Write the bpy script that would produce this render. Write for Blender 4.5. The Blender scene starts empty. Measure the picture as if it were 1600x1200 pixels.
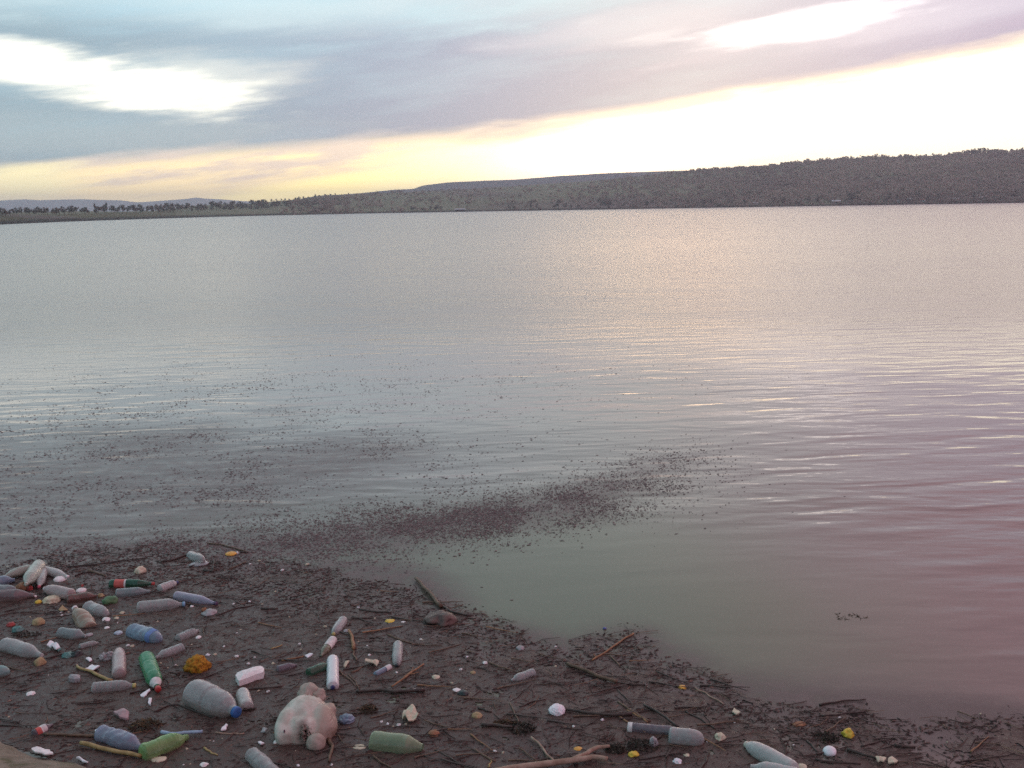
import bpy, bmesh, math, random
import numpy as np
from mathutils import Matrix, Vector, noise as mnoise, Euler

random.seed(7)
rng = np.random.default_rng(7)
scene = bpy.context.scene
COL = scene.collection
R = math.radians

# ------------------------------------------------------------------ camera
F = 1640.0                      # focal length in pixels of the 1600 px wide photograph
CAM_H = 3.2                     # eye height above the water (the photographer stands on a bank)
cam_d = bpy.data.cameras.new("camera")
cam_d.sensor_width = 36.0
cam_d.lens = F / 1600.0 * 36.0
cam_d.clip_start = 0.05
cam_d.clip_end = 60000.0
cam = bpy.data.objects.new("camera", cam_d)
COL.objects.link(cam)
CM = Matrix.Rotation(R(90 - 9.54), 4, 'X') @ Matrix.Rotation(R(-0.95), 4, 'Z')
cam.matrix_world = Matrix.Translation((0, 0, CAM_H)) @ CM
scene.camera = cam
CM3 = CM.to_3x3()
CMI = np.array(CM3.inverted())


def ray(px, py):
    return CM3 @ Vector(((px - 800) / F, (600 - py) / F, -1.0))


def P(px, py, z=0.0):
    d = ray(px, py)
    t = (z - CAM_H) / d.z
    return Vector((d.x * t, d.y * t, z))


def azel(px, py):
    d = ray(px, py)
    return math.atan2(d.x, d.y), math.atan2(d.z, math.hypot(d.x, d.y))


def depth_at(p):
    return -(CMI @ np.array([p[0], p[1], p[2] - CAM_H]))[2]


def project(x, y, z=0.0):
    q = np.stack([x, y, np.zeros_like(x) + z - CAM_H])
    c = CMI @ q
    return 800 + F * c[0] / -c[2], 600 - F * c[1] / -c[2]


# ------------------------------------------------------------------ shader expression helper
class X:
    nt = None

    def __init__(s, v):
        s.v = v

    @staticmethod
    def put(node, i, v):
        if isinstance(v, X):
            v = v.v
        if isinstance(v, bpy.types.NodeSocket):
            X.nt.links.new(v, node.inputs[i])
        else:
            node.inputs[i].default_value = v

    @staticmethod
    def m(op, *a):
        n = X.nt.nodes.new('ShaderNodeMath')
        n.operation = op
        for i, v in enumerate(a):
            X.put(n, i, v)
        return X(n.outputs[0])

    def __add__(s, o): return X.m('ADD', s, o)
    __radd__ = __add__
    def __sub__(s, o): return X.m('SUBTRACT', s, o)
    def __rsub__(s, o): return X.m('SUBTRACT', o, s)
    def __mul__(s, o): return X.m('MULTIPLY', s, o)
    __rmul__ = __mul__
    def __truediv__(s, o): return X.m('DIVIDE', s, o)
    def maxi(s, o): return X.m('MAXIMUM', s, o)
    def mini(s, o): return X.m('MINIMUM', s, o)
    def pow(s, o): return X.m('POWER', s, o)
    def sqrt(s): return X.m('SQRT', s)


def smooth(x, a, b, lo=0.0, hi=1.0):
    n = X.nt.nodes.new('ShaderNodeMapRange')
    n.interpolation_type = 'SMOOTHSTEP'
    for i, v in enumerate((x, a, b, lo, hi)):
        X.put(n, i, v)
    return X(n.outputs[0])


def vec(x, y, z=0.0):
    n = X.nt.nodes.new('ShaderNodeCombineXYZ')
    for i, v in enumerate((x, y, z)):
        X.put(n, i, v)
    return X(n.outputs[0])


def nz(v, scale=1.0, detail=2.0, rough=0.5, out=0, dist=0.0):
    n = X.nt.nodes.new('ShaderNodeTexNoise')
    if v is not None:
        X.put(n, 'Vector', v)
    n.inputs['Scale'].default_value = scale
    n.inputs['Detail'].default_value = detail
    n.inputs['Roughness'].default_value = rough
    n.inputs['Distortion'].default_value = dist
    return X(n.outputs[out])


def mix(f, a, b):
    n = X.nt.nodes.new('ShaderNodeMix')
    n.data_type = 'RGBA'
    for i, v in ((0, f), (6, a), (7, b)):
        if isinstance(v, (tuple, list)) and len(v) == 3:
            v = (*v, 1.0)
        X.put(n, i, v)
    return X(n.outputs[2])


def addc(a, b):
    n = X.nt.nodes.new('ShaderNodeMix')
    n.data_type = 'RGBA'
    n.blend_type = 'ADD'
    n.inputs[0].default_value = 1.0
    for i, v in ((6, a), (7, b)):
        X.put(n, i, v)
    return X(n.outputs[2])


# ------------------------------------------------------------------ sky and sun
SUN_AZ, SUN_EL = R(9.5), R(11.0)
world = bpy.data.worlds.new("World")
scene.world = world
world.use_nodes = True
nt = world.node_tree
nt.nodes.clear()
X.nt = nt
outw = nt.nodes.new('ShaderNodeOutputWorld')
bg = nt.nodes.new('ShaderNodeBackground')
bg.inputs['Strength'].default_value = 0.1
nt.links.new(bg.outputs[0], outw.inputs[0])
sky = nt.nodes.new('ShaderNodeTexSky')
sky.sky_type = 'NISHITA'
sky.sun_disc = False
sky.sun_elevation = SUN_EL
sky.sun_rotation = SUN_AZ
sky.air_density = 1.2
sky.dust_density = 2.0
tc = nt.nodes.new('ShaderNodeTexCoord')
sp = nt.nodes.new('ShaderNodeSeparateXYZ')
nt.links.new(tc.outputs['Generated'], sp.inputs[0])
dx, dy, dz = X(sp.outputs[0]), X(sp.outputs[1]), X(sp.outputs[2])
a = X.m('ARCTAN2', dx, dy)                       # azimuth, 0 straight ahead, + to the right
e = X.m('ARCTAN2', dz, (dx * dx + dy * dy).sqrt())   # elevation
es = e - a * 0.10                                # the streaks climb slightly to the right
n1 = nz(vec(a * 5.0, es * 26.0, 3.0), 1.0, 5.0, 0.55)
n2 = nz(vec(a * 11.0, es * 85.0, 9.0), 1.0, 4.0, 0.55)
n3 = nz(vec(a * 2.5, es * 10.0, 5.0), 1.0, 3.0, 0.5)
w1, w2, w3 = n1 - 0.5, n2 - 0.5, n3 - 0.5
right = smooth(a, 0.04, 0.52)
left = smooth(a, 0.05, -0.45)
# cloud deck colours: teal grey on the left, blue grey in the middle, mauve on the right
deck = mix(right, mix(left, (0.215, 0.300, 0.490), (0.285, 0.415, 0.50)), (0.37, 0.335, 0.50))
light = mix(right, (0.45, 0.69, 0.81), (0.68, 0.53, 0.69))
tone = (w1 * 2.2 + w2 * 1.1 + w3 * 1.5 + 0.06).maxi(0.0).mini(1.0)
up = smooth(e + w1 * 0.10 + w2 * 0.03, 0.150, 0.205)
deck = mix((tone * 0.50 + up * (0.62 - right * 0.25)).mini(1.0), deck, light)
# far overhead and behind: unseen cloud, tinted teal to pink to colour the water
over = mix(right, mix(left, (0.285, 0.445, 0.55), (0.26, 0.48, 0.56)), (0.72, 0.36, 0.46))
over = mix((tone * 0.30).mini(1.0), over, (0.60, 0.60, 0.62))
hi = smooth(e, 0.20, 0.36)
deck = mix(hi, deck, over)


def spot(px, py, rx, ry, slope, soft, warp=0.35):
    """an uneven bright opening in the cloud, centred on a direction, radii in radians"""
    a0, e0 = azel(px, py)
    da = a - a0
    de = e - e0 - da * slope
    u = da / rx
    v = de / ry
    d = (u * u + v * v).sqrt() + w1 * warp * 2.2 + w2 * warp
    return smooth(d, 1.0 + soft, 1.0 - soft)


g1 = spot(40, 106, 0.105, 0.0145, -0.16, 0.9, 1.7)
g1 = (g1 + spot(180, 132, 0.080, 0.0125, -0.10, 0.9, 1.9) * 0.8 + spot(310, 122, 0.070, 0.016, 0.05, 0.95, 2.2) * 0.42).mini(1.0)
g2 = spot(1265, 42, 0.054, 0.0080, 0.10, 0.95, 1.7)
g2 = (g2 + spot(1420, 34, 0.13, 0.018, 0.10, 0.9, 1.6) * 0.22).mini(1.0)
g3 = spot(390, 8, 0.20, 0.018, 0.0, 0.9, 1.6) * 0.65
g4 = spot(1010, 36, 0.10, 0.012, 0.1, 0.9, 1.6) * 0.5
g5 = spot(120, 215, 0.16, 0.016, 0.0, 0.9, 1.6) * 0.45
deck = mix(g3, deck, (0.66, 0.86, 0.92))
deck = mix(g4, deck, (0.62, 0.66, 0.78))
deck = mix(g5, deck, (0.47, 0.58, 0.62))
deck = mix(g1, deck, (1.15, 1.16, 1.05))
deck = mix(g2, deck, (1.50, 1.42, 1.48))
# clear band under the deck
eb = (a * 0.075 + 0.074).maxi(a * 0.135 + 0.074).mini(0.135)
edge = e + w1 * 0.030 + w2 * 0.016 - eb
band = smooth(edge, 0.008, -0.009) * smooth(X.m('ABSOLUTE', a), 1.25, 0.75)
glow = smooth(a + w1 * 0.12, -0.17, 0.06)
cream = mix(smooth(w1 * 1.6 + w2 * 1.2, -0.16, 0.20), (1.02, 0.84, 0.70), (1.62, 1.26, 0.68))
lowband = spot(600, 284, 0.165, 0.0115, 0.10, 0.40, 0.9)
cream = mix(lowband, cream, (2.1, 1.7, 0.66))
lb2 = spot(30, 285, 0.055, 0.016, 0.0, 0.5, 1.0)
cream = mix(lb2, cream, (1.5, 1.30, 0.72))
hot = mix(smooth(edge + w2 * 0.03, -0.020, -0.003), (1.66, 1.52, 1.22), (1.26, 1.02, 0.76))
hot = mix(spot(1010, 232, 0.10, 0.017, 0.10, 0.95, 0.6), hot, (5.0, 3.3, 2.1))
bandc = mix(glow, cream, hot)
allc = mix(band, deck, bandc)
scl = nt.nodes.new('ShaderNodeMix')
scl.data_type = 'RGBA'
scl.blend_type = 'MULTIPLY'
scl.inputs[0].default_value = 1.0
nt.links.new(allc.v, scl.inputs[6])
scl.inputs[7].default_value = (10.0, 10.0, 10.0, 1.0)
fin = mix(0.93, X(sky.outputs[0]), X(scl.outputs[2]))
nt.links.new(fin.v, bg.inputs['Color'])

sun_d = bpy.data.lights.new("sun", 'SUN')
sun_d.energy = 0.5
sun_d.angle = R(115)
sun_d.color = (1.0, 0.90, 0.83)
sun = bpy.data.objects.new("sun", sun_d)
COL.objects.link(sun)
sdir = Vector((math.sin(SUN_AZ) * math.cos(SUN_EL), math.cos(SUN_AZ) * math.cos(SUN_EL), math.sin(SUN_EL)))
sun.rotation_euler = sdir.to_track_quat('Z', 'Y').to_euler()
sun.location = (0, 0, 40)

scene.view_settings.view_transform = 'Standard'
scene.view_settings.look = 'None'
scene.view_settings.exposure = 0.25
scene.view_settings.gamma = 1.0
scene.cycles.max_bounces = 8
scene.cycles.transparent_max_bounces = 16
scene.cycles.volume_bounces = 0
scene.cycles.use_denoising = False


# ------------------------------------------------------------------ object helpers
def mesh_obj(name, verts, faces, mat, parent=None, smooth_=False):
    me = bpy.data.meshes.new(name)
    if isinstance(verts, np.ndarray):
        verts = verts.tolist()
    if isinstance(faces, np.ndarray):
        faces = faces.tolist()
    me.from_pydata(verts, [], faces)
    return link(name, me, mat, parent, smooth_)


def link(name, me, mat, parent=None, smooth_=False):
    if mat is not None and not me.materials:
        me.materials.append(mat)
    if smooth_:
        me.polygons.foreach_set('use_smooth', [True] * len(me.polygons))
    o = bpy.data.objects.new(name, me)
    COL.objects.link(o)
    if parent is not None:
        o.parent = parent
    return o


def empty(name, loc=(0, 0, 0), rz=0.0):
    o = bpy.data.objects.new(name, None)
    COL.objects.link(o)
    o.empty_display_size = 0.05
    o.location = loc
    o.rotation_euler = (0, 0, rz)
    return o


def tag(o, label=None, cat=None, group=None, kind=None):
    if label: o['label'] = label
    if cat: o['category'] = cat
    if group: o['group'] = group
    if kind: o['kind'] = kind
    return o


def new_mat(name):
    m = bpy.data.materials.new(name)
    m.use_nodes = True
    m.node_tree.nodes.clear()
    X.nt = m.node_tree
    o = m.node_tree.nodes.new('ShaderNodeOutputMaterial')
    return m, o


def pos(kind='Object'):
    n = X.nt.nodes.new('ShaderNodeTexCoord')
    return X(n.outputs[kind])


def principled(color, rough=0.5, spec=0.5, normal=None, **kw):
    n = X.nt.nodes.new('ShaderNodeBsdfPrincipled')
    if isinstance(color, tuple):
        color = (*color, 1.0)
    X.put(n, 'Base Color', color)
    X.put(n, 'Roughness', rough)
    X.put(n, 'Specular IOR Level', spec)
    if normal is not None:
        X.put(n, 'Normal', normal)
    for k, v in kw.items():
        X.put(n, k, v)
    return n


def bump(h, dist, strength=1.0):
    n = X.nt.nodes.new('ShaderNodeBump')
    n.inputs['Strength'].default_value = strength
    n.inputs['Distance'].default_value = dist
    X.put(n, 'Height', h)
    return X(n.outputs[0])


_mats = {}


def rough_mat(name, c1, c2, scale=40.0, rough=0.7, bumpd=0.002, spec=0.4, island=0.0, through=0.0):
    """plain surface whose colour varies between two real colours"""
    if name in _mats:
        return _mats[name]
    m, o = new_mat(name)
    p = pos()
    f = nz(p, scale, 5.0, 0.6)
    f2 = smooth(f, 0.32, 0.68)
    c = mix(f2, c1, c2)
    if island:
        g = X.nt.nodes.new('ShaderNodeNewGeometry')
        r = X(g.outputs['Random Per Island'])
        hsv = X.nt.nodes.new('ShaderNodeHueSaturation')
        X.put(hsv, 'Value', r * (2 * island) + (1 - island))
        X.put(hsv, 'Hue', nz(vec(r * 91.0, r * 37.0, 0.0), 1.0, 0.0) * 0.10 + 0.45)
        X.put(hsv, 'Color', c)
        c = X(hsv.outputs[0])
    b = principled(c, rough, spec, bump(f, bumpd))
    if through:
        tl = X.nt.nodes.new('ShaderNodeBsdfTranslucent')
        X.put(tl, 0, c)
        ms = X.nt.nodes.new('ShaderNodeMixShader')
        X.put(ms, 0, through)
        X.nt.links.new(b.outputs[0], ms.inputs[1])
        X.nt.links.new(tl.outputs[0], ms.inputs[2])
        b = ms
    m.node_tree.links.new(b.outputs[0], o.inputs[0])
    _mats[name] = m
    return m


def plastic(name, col, alpha, rough=0.16, dirt=0.45, dirtcol=(0.16, 0.12, 0.09)):
    """thin, clouded plastic: part of the light passes, grime lies over it"""
    if name in _mats:
        return _mats[name]
    m, o = new_mat(name)
    p = pos()
    oi = X.nt.nodes.new('ShaderNodeObjectInfo')
    rv = X(oi.outputs['Random'])
    vadd = X.nt.nodes.new('ShaderNodeVectorMath')
    X.put(vadd, 0, p)
    X.put(vadd, 1, vec(rv * 40.0, rv * 17.0, 0.0))
    q = X(vadd.outputs[0])
    sz_ = X.nt.nodes.new('ShaderNodeSeparateXYZ')
    X.put(sz_, 0, p)
    nq = nz(q, 13.0, 6.0, 0.66)
    silt = smooth(X(sz_.outputs[2]) + (nq - 0.5) * 0.05, 0.006, -0.022) * 0.75
    g = (smooth(nq, 0.46, 0.68) * dirt).maxi(silt * (1.0 if alpha < 0.99 else 0.4))
    c = mix(g, tuple(min(0.85, k * 1.22) for k in col), dirtcol)
    wr = nz(q, 18.0, 3.0, 0.5)
    b = principled(c, g * 0.35 + rough, 0.9, bump(X.m('ABSOLUTE', wr - 0.5), 0.006))
    t = X.nt.nodes.new('ShaderNodeBsdfTransparent')
    X.put(t, 0, (*[min(1.0, 0.35 + 0.75 * k) for k in col], 1.0))
    lw = X.nt.nodes.new('ShaderNodeLayerWeight')
    lw.inputs['Blend'].default_value = 0.45
    rim = X(lw.outputs['Facing'])
    mx = X.nt.nodes.new('ShaderNodeMixShader')
    X.put(mx, 0, (g * 0.55 + alpha * 0.58 + rim * rim * 0.62).mini(1.0))
    X.nt.links.new(t.outputs[0], mx.inputs[1])
    X.nt.links.new(b.outputs[0], mx.inputs[2])
    X.nt.links.new(mx.outputs[0], o.inputs[0])
    _mats[name] = m
    return m


# ------------------------------------------------------------------ water
def water_material():
    m, o = new_mat("muddy_lake_water")
    g = X.nt.nodes.new('ShaderNodeNewGeometry')
    s = X.nt.nodes.new('ShaderNodeSeparateXYZ')
    X.nt.links.new(g.outputs['Position'], s.inputs[0])
    x, y = X(s.outputs[0]), X(s.outputs[1])
    # wind: patches of livelier and calmer water, a sheltered calm pool beside the floating mat
    patch = nz(vec(x * 0.045, y * 0.085, 2.0), 1.0, 3.0, 0.55)
    amp = smooth(patch, 0.36, 0.66, 0.60, 1.25)
    c0 = P(760, 905)
    u = (x - c0.x) / 3.0
    v = (y - c0.y) / 2.6
    pool = smooth((u * u + v * v).sqrt() + (patch - 0.5) * 1.6, 0.55, 1.5)
    dense = P(330, 760)
    u2 = (x - dense.x) / 6.0
    v2 = (y - dense.y) / 3.2
    pool2 = smooth((u2 * u2 + v2 * v2).sqrt() + (patch - 0.5) * 1.4, 0.6, 1.4)
    near = smooth(y, 6.0, 17.0, 1.15, 0.52) * smooth(y, 24.0, 120.0, 1.0, 1.5)
    amp = amp * (pool * 0.90 + 0.10) * (pool2 * 0.15 + 0.85) * near

    def height(px_, py_):
        h1 = nz(vec(px_ * 0.75 + py_ * 0.10, py_ * 2.3 - px_ * 0.26, 1.0), 1.0, 1.0, 0.45, dist=0.5) * 0.034
        h2 = nz(vec(px_ * 2.2 - py_ * 0.3, py_ * 6.0 + px_ * 0.4, 7.0), 1.0, 2.0, 0.5) * 0.0095
        h3 = nz(vec(px_ * 0.16, py_ * 0.42 + px_ * 0.03, 4.0), 1.0, 0.0) * 0.05
        return h1 + h2 + h3
    dl = 0.03
    h = height(x, y)
    hx = (height(x + dl, y) - h) / dl * amp
    hy = (height(x, y + dl) - h) / dl * amp
    nrm = X.nt.nodes.new('ShaderNodeVectorMath')
    nrm.operation = 'NORMALIZE'
    X.put(nrm, 0, vec(hx * -1.0, hy * -1.0, 1.0))
    wa = nz(vec(x * 0.9, y * 0.9, 3.0), 1.0, 4.0, 0.6) - 0.5
    wb = nz(vec(x * 6.0, y * 6.0, 8.0), 1.0, 4.0, 0.65)
    wc = nz(vec(x * 0.35, y * 0.35, 5.0), 1.0, 2.0, 0.5) - 0.5

    def seg(pa, pb, w, soft):
        """closeness to a line on the water between two places"""
        ax, ay, bx, by = pa.x, pa.y, pb.x, pb.y
        ll = (bx - ax) ** 2 + (by - ay) ** 2
        t = ((x - ax) * ((bx - ax) / ll) + (y - ay) * ((by - ay) / ll)).maxi(0.0).mini(1.0)
        ex = x - ax - t * (bx - ax)
        ey = y - ay - t * (by - ay)
        d = (ex * ex + ey * ey).sqrt() + wa * soft * 2.0
        return smooth(d, w + soft, w - soft)
    # brown film of fine drift: a long band over the open water, a fringe round the mat, a broad veil at the left
    band_ = [P(1030, 728), P(960, 762), P(870, 790), P(700, 815), P(470, 855), P(250, 868), P(-300, 850)]
    film = None
    for q in range(len(band_) - 1):
        f_ = seg(band_[q], band_[q + 1], 0.25 + 0.12 * min(q, 3), 0.55) * (0.55 if q == 0 else 0.85)
        film = f_ if film is None else film.maxi(f_)
    fringe = [P(-300, 880), P(330, 872), P(600, 915), P(720, 975), P(860, 1010), P(1000, 1000), P(1120, 1070), P(1230, 1110), P(1400, 1140), P(1800, 1110)]
    for q in range(len(fringe) - 1):
        film = film.maxi(seg(fringe[q], fringe[q + 1], 0.18, 0.30))
    for pa, pb, w in ((P(-300, 960), P(480, 955), 1.3), (P(480, 965), P(1000, 1065), 0.55), (P(1000, 1075), P(1800, 1165), 0.4)):
        film = film.maxi(seg(pa, pb, w, 0.25))
    veil_c = P(60, 760)
    vu = (x - veil_c.x) / 5.5
    vv = (y - veil_c.y) / 4.2
    veil = smooth((vu * vu + vv * vv).sqrt() + wc * 1.6, 1.25, 0.3) * 0.68
    film = film.maxi(veil)
    film = (film * smooth(wb, 0.30, 0.62, 0.55, 1.0)).mini(0.92)
    silt = smooth(nz(vec(x * 0.25, y * 0.25, 0.0), 1.0, 3.0), 0.35, 0.7)
    col = mix(silt, (0.132, 0.112, 0.095), (0.146, 0.132, 0.105))
    col = mix(smooth((u * u + v * v).sqrt() + wc * 1.2, 1.7, 0.3), col, (0.110, 0.118, 0.066))
    col = mix(smooth(x + wc * 2.0 - y * 0.10, 0.6, 3.6), col, (0.150, 0.110, 0.102))
    rg = smooth(y, 11.0, 33.0, 0.05, 0.235) + smooth(y, 60.0, 200.0, 0.0, 0.02)
    wtr = principled(col, rg, 0.5, X(nrm.outputs[0]), IOR=1.333)
    scum = principled(mix(smooth(wb, 0.35, 0.65), (0.085, 0.063, 0.060), (0.140, 0.106, 0.099)), 0.6, 0.3, bump(wb, 0.004))
    b = X.nt.nodes.new('ShaderNodeMixShader')
    X.put(b, 0, film)
    X.nt.links.new(wtr.outputs[0], b.inputs[1])
    X.nt.links.new(scum.outputs[0], b.inputs[2])
    X.nt.links.new(b.outputs[0], o.inputs[0])
    return m


WATER = water_material()
w_ = 4000.0
tag(mesh_obj("lake_water", [(-w_, -12, 0), (w_, -12, 0), (w_, 5400, 0), (-w_, 5400, 0)], [(0, 1, 2, 3)], WATER), kind='structure')


# ------------------------------------------------------------------ far shores
def interp(tab, x):
    xs = [t[0] for t in tab]
    ys = [t[1] for t in tab]
    return float(np.interp(x, xs, ys))


SHORE = [(-1400, 520), (-500, 300), (0, 440), (200, 640), (400, 880), (560, 1010), (1600, 1050), (2600, 950)]


def px_of_az(a_):
    return 800 + F * math.tan(a_)


def crest_dir(px, py):
    a_, e_ = azel(px, py)
    return a_, e_


def horizon_row(px):
    return 600 - F * math.tan(R(9.75)) / 1.0 - (px - 800) * math.tan(R(0.8)) + 0.0


def fbm(v, n=4):
    return mnoise.fractal(v, 1.0, 2.0, n)


def terrain(name, crest, dist, mat, rough_h, px0=-900, px1=2500, nu=420, nv=26, base=-0.6, seed=0.0, expo=0.85, profile=None):
    """hill strip: shore -> crest -> back slope, at its own distance and height"""
    V, Fc = [], []
    for i in range(nu + 1):
        px = px0 + (px1 - px0) * i / nu
        a_, e_ = azel(px, interp(crest, px))
        Ds, Dc = dist(px)
        zc = CAM_H + Dc * math.tan(e_)
        for j in range(nv + 1):
            s = 1.45 * j / nv
            Rr = Ds + (Dc - Ds) * s
            x, y = Rr * math.sin(a_), Rr * math.cos(a_)
            if s <= 1:
                z = base + (zc - base) * (s ** expo)
            else:
                z = zc - (zc - base) * 0.35 * (s - 1) ** 1.2
            k = min(1.0, s * 4) * (0.25 if abs(s - 1) < 0.06 else 1.0)
            z += rough_h * k * fbm(Vector((x * 0.006 + seed, y * 0.006, seed)), 4)
            V.append((x, y, z))
    for i in range(nu):
        for j in range(nv):
            p = i * (nv + 1) + j
            Fc.append((p, p + nv + 1, p + nv + 2, p + 1))
    o = mesh_obj(name, V, Fc, mat, smooth_=True)
    return tag(o, kind='structure'), V


def hill_mat(name, dark, mid, field, fields=1.0):
    m, o = new_mat(name)
    g = X.nt.nodes.new('ShaderNodeNewGeometry')
    s = X.nt.nodes.new('ShaderNodeSeparateXYZ')
    X.nt.links.new(g.outputs['Position'], s.inputs[0])
    x, y, z = X(s.outputs[0]), X(s.outputs[1]), X(s.outputs[2])
    v = vec(x * 0.02, y * 0.02, z * 0.06)
    f = nz(v, 1.0, 6.0, 0.65)
    c = mix(smooth(f, 0.35, 0.65), dark, mid)
    big = nz(vec(x * 0.0022, y * 0.0012, z * 0.02 + 3.0), 1.0, 2.0, 0.5)
    c = mix(smooth(big, 0.47, 0.58) * fields, c, field)
    # narrow shore edge of wet soil
    c = mix(smooth(z, 2.2, 0.6), c, (0.030, 0.024, 0.022))
    b = principled(c, 0.9, 0.1)
    X.nt.links.new(b.outputs[0], o.inputs[0])
    return m


M_NEARHILL = hill_mat("wooded_slope", (0.115, 0.095, 0.092), (0.160, 0.138, 0.112), (0.165, 0.180, 0.115))
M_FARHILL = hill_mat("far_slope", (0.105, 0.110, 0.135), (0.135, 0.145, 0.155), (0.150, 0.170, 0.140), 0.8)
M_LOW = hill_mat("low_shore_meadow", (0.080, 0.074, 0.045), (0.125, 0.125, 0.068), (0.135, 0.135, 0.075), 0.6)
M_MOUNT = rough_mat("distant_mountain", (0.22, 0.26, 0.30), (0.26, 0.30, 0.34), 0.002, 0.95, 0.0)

NEAR_CREST = [(-900, 341), (0, 334), (120, 333), (250, 329), (330, 323), (400, 317), (450, 312.5), (500, 307), (560, 303), (640, 300),
              (700, 296), (800, 291), (900, 284), (1000, 275), (1080, 267), (1110, 264), (1150, 261), (1200, 259), (1250, 254), (1300, 249),
              (1360, 245.5), (1420, 243.5), (1480, 242), (1540, 238), (1600, 238), (1700, 234), (1900, 226), (2200, 229), (2600, 240)]
FAR_CREST = [(-900, 330), (300, 330), (420, 318), (500, 306), (560, 302), (620, 296), (645, 295.5), (660, 290), (700, 285), (760, 282), (800, 280.5), (880, 274.5),
             (960, 270), (1040, 266.5), (1090, 265.5), (1150, 264), (1300, 262), (1700, 258), (2600, 262)]
MOUNT_CREST = [(-900, 320), (-500, 309), (-200, 316), (0, 313), (40, 311), (62, 312.5), (100, 311.5), (135, 311), (150, 312), (190, 313), (215, 316), (255, 313), (285, 311),
               (308, 308), (320, 310), (345, 311), (380, 314), (430, 316), (600, 318), (1000, 322), (2600, 322)]


def near_dist(px):
    Ds = interp(SHORE, px)
    return Ds, Ds + interp([(-900, 260), (200, 300), (450, 350), (700, 480), (1000, 520), (2500, 490)], px)


near_o, near_v = terrain("wooded_hills", NEAR_CREST, near_dist, M_NEARHILL, 3.2, nu=520, nv=30)
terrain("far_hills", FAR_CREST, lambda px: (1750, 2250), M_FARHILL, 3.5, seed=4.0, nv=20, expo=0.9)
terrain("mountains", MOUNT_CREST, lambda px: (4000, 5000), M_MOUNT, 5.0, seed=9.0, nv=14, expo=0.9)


def low_dist(px):
    Ds = interp(SHORE, px)
    return Ds - 6, Ds + interp([(-900, 120), (0, 130), (200, 170), (420, 160), (560, 60)], px)


LOW_CREST = [(-900, 339), (0, 335), (100, 334.5), (200, 331.5), (300, 329.5), (420, 328), (560, 329)]
terrain("low_shore", LOW_CREST, low_dist, M_LOW, 0.5, px0=-900, px1=560, nu=200, nv=14, seed=2.0)
near_grid = np.array(near_v).reshape(521, 31, 3)


def near_point(px, s):
    """a point on the wooded hills: pixel column and 0..1 from shore to crest"""
    fi = min(519.99, max(0.0, (px + 900) / 3400 * 520))
    fj = min(29.99, s / 1.45 * 30)
    i, j = int(fi), int(fj)
    u, v = fi - i, fj - j
    g = near_grid
    return (g[i, j] * (1 - u) * (1 - v) + g[i + 1, j] * u * (1 - v) + g[i, j + 1] * (1 - u) * v + g[i + 1, j + 1] * u * v)


# ------------------------------------------------------------------ trees
def leaf_cloud(n, rx, rz, cz, size, rnd, lumps=6):
    """many leaf-clump faces spread unevenly through a crown volume"""
    cs = []
    for k in range(lumps):
        th = rnd.uniform(0, 2 * math.pi)
        rr = rx * 0.62 * math.sqrt(rnd.uniform(0, 1))
        cs.append((rr * math.cos(th), rr * math.sin(th), cz + rz * rnd.uniform(-0.7, 0.75), rnd.uniform(0.34, 0.62)))
    V = np.zeros((n, 4, 3))
    for i in range(n):
        c = cs[rnd.integers(0, lumps)]
        d = rnd.normal(size=3)
        d /= np.linalg.norm(d) + 1e-6
        rad = c[3] * (0.55 + 0.45 * rnd.uniform())
        p = np.array([c[0] + d[0] * rad * rx, c[1] + d[1] * rad * rx, c[2] + d[2] * rad * rz])
        t = rnd.normal(size=3); t /= np.linalg.norm(t)
        b = np.cross(t, rnd.normal(size=3)); b /= np.linalg.norm(b) + 1e-6
        sz = size * rnd.uniform(0.5, 1.3)
        V[i, 0] = p - t * sz
        V[i, 1] = p - b * sz * 0.7
        V[i, 2] = p + t * sz
        V[i, 3] = p + b * sz * 0.7
    return V.reshape(-1, 3), np.arange(n * 4).reshape(n, 4)


def trunk_mesh(h, r, rnd, limbs=5):
    V, Fc = [], []

    def tube(p0, p1, r0, r1, n=6):
        p0, p1 = Vector(p0), Vector(p1)
        d = (p1 - p0).normalized()
        u = d.orthogonal().normalized()
        w = d.cross(u)
        k0 = len(V)
        for p, r_ in ((p0, r0), (p1, r1)):
            for i in range(n):
                t = 2 * math.pi * i / n
                V.append(tuple(p + (u * math.cos(t) + w * math.sin(t)) * r_))
        for i in range(n):
            Fc.append((k0 + i, k0 + (i + 1) % n, k0 + n + (i + 1) % n, k0 + n + i))
    tube((0, 0, -0.3), (rnd.uniform(-.1, .1), rnd.uniform(-.1, .1), h * 0.5), r, r * 0.7)
    tube((0, 0, h * 0.5), (rnd.uniform(-.3, .3), rnd.uniform(-.3, .3), h * 0.92), r * 0.7, r * 0.2)
    for k in range(limbs):
        t = rnd.uniform(0, 6.28)
        z0 = h * rnd.uniform(0.35, 0.7)
        l_ = h * rnd.uniform(0.2, 0.35)
        tube((0, 0, z0), (l_ * math.cos(t) * .8, l_ * math.sin(t) * .8, z0 + l_ * 0.7), r * 0.4, r * 0.1, 5)
    return V, Fc


M_LEAF = rough_mat("bare_spring_foliage", (0.165, 0.145, 0.132), (0.23, 0.20, 0.165), 0.8, 0.85, 0.0, 0.1, 0.35, 0.45)
M_LEAF2 = rough_mat("dark_foliage", (0.125, 0.118, 0.110), (0.175, 0.165, 0.14), 0.8, 0.85, 0.0, 0.1, 0.3, 0.45)
M_BARK = rough_mat("tree_bark", (0.05, 0.04, 0.032), (0.08, 0.065, 0.05), 3.0, 0.9, 0.01)

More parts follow.
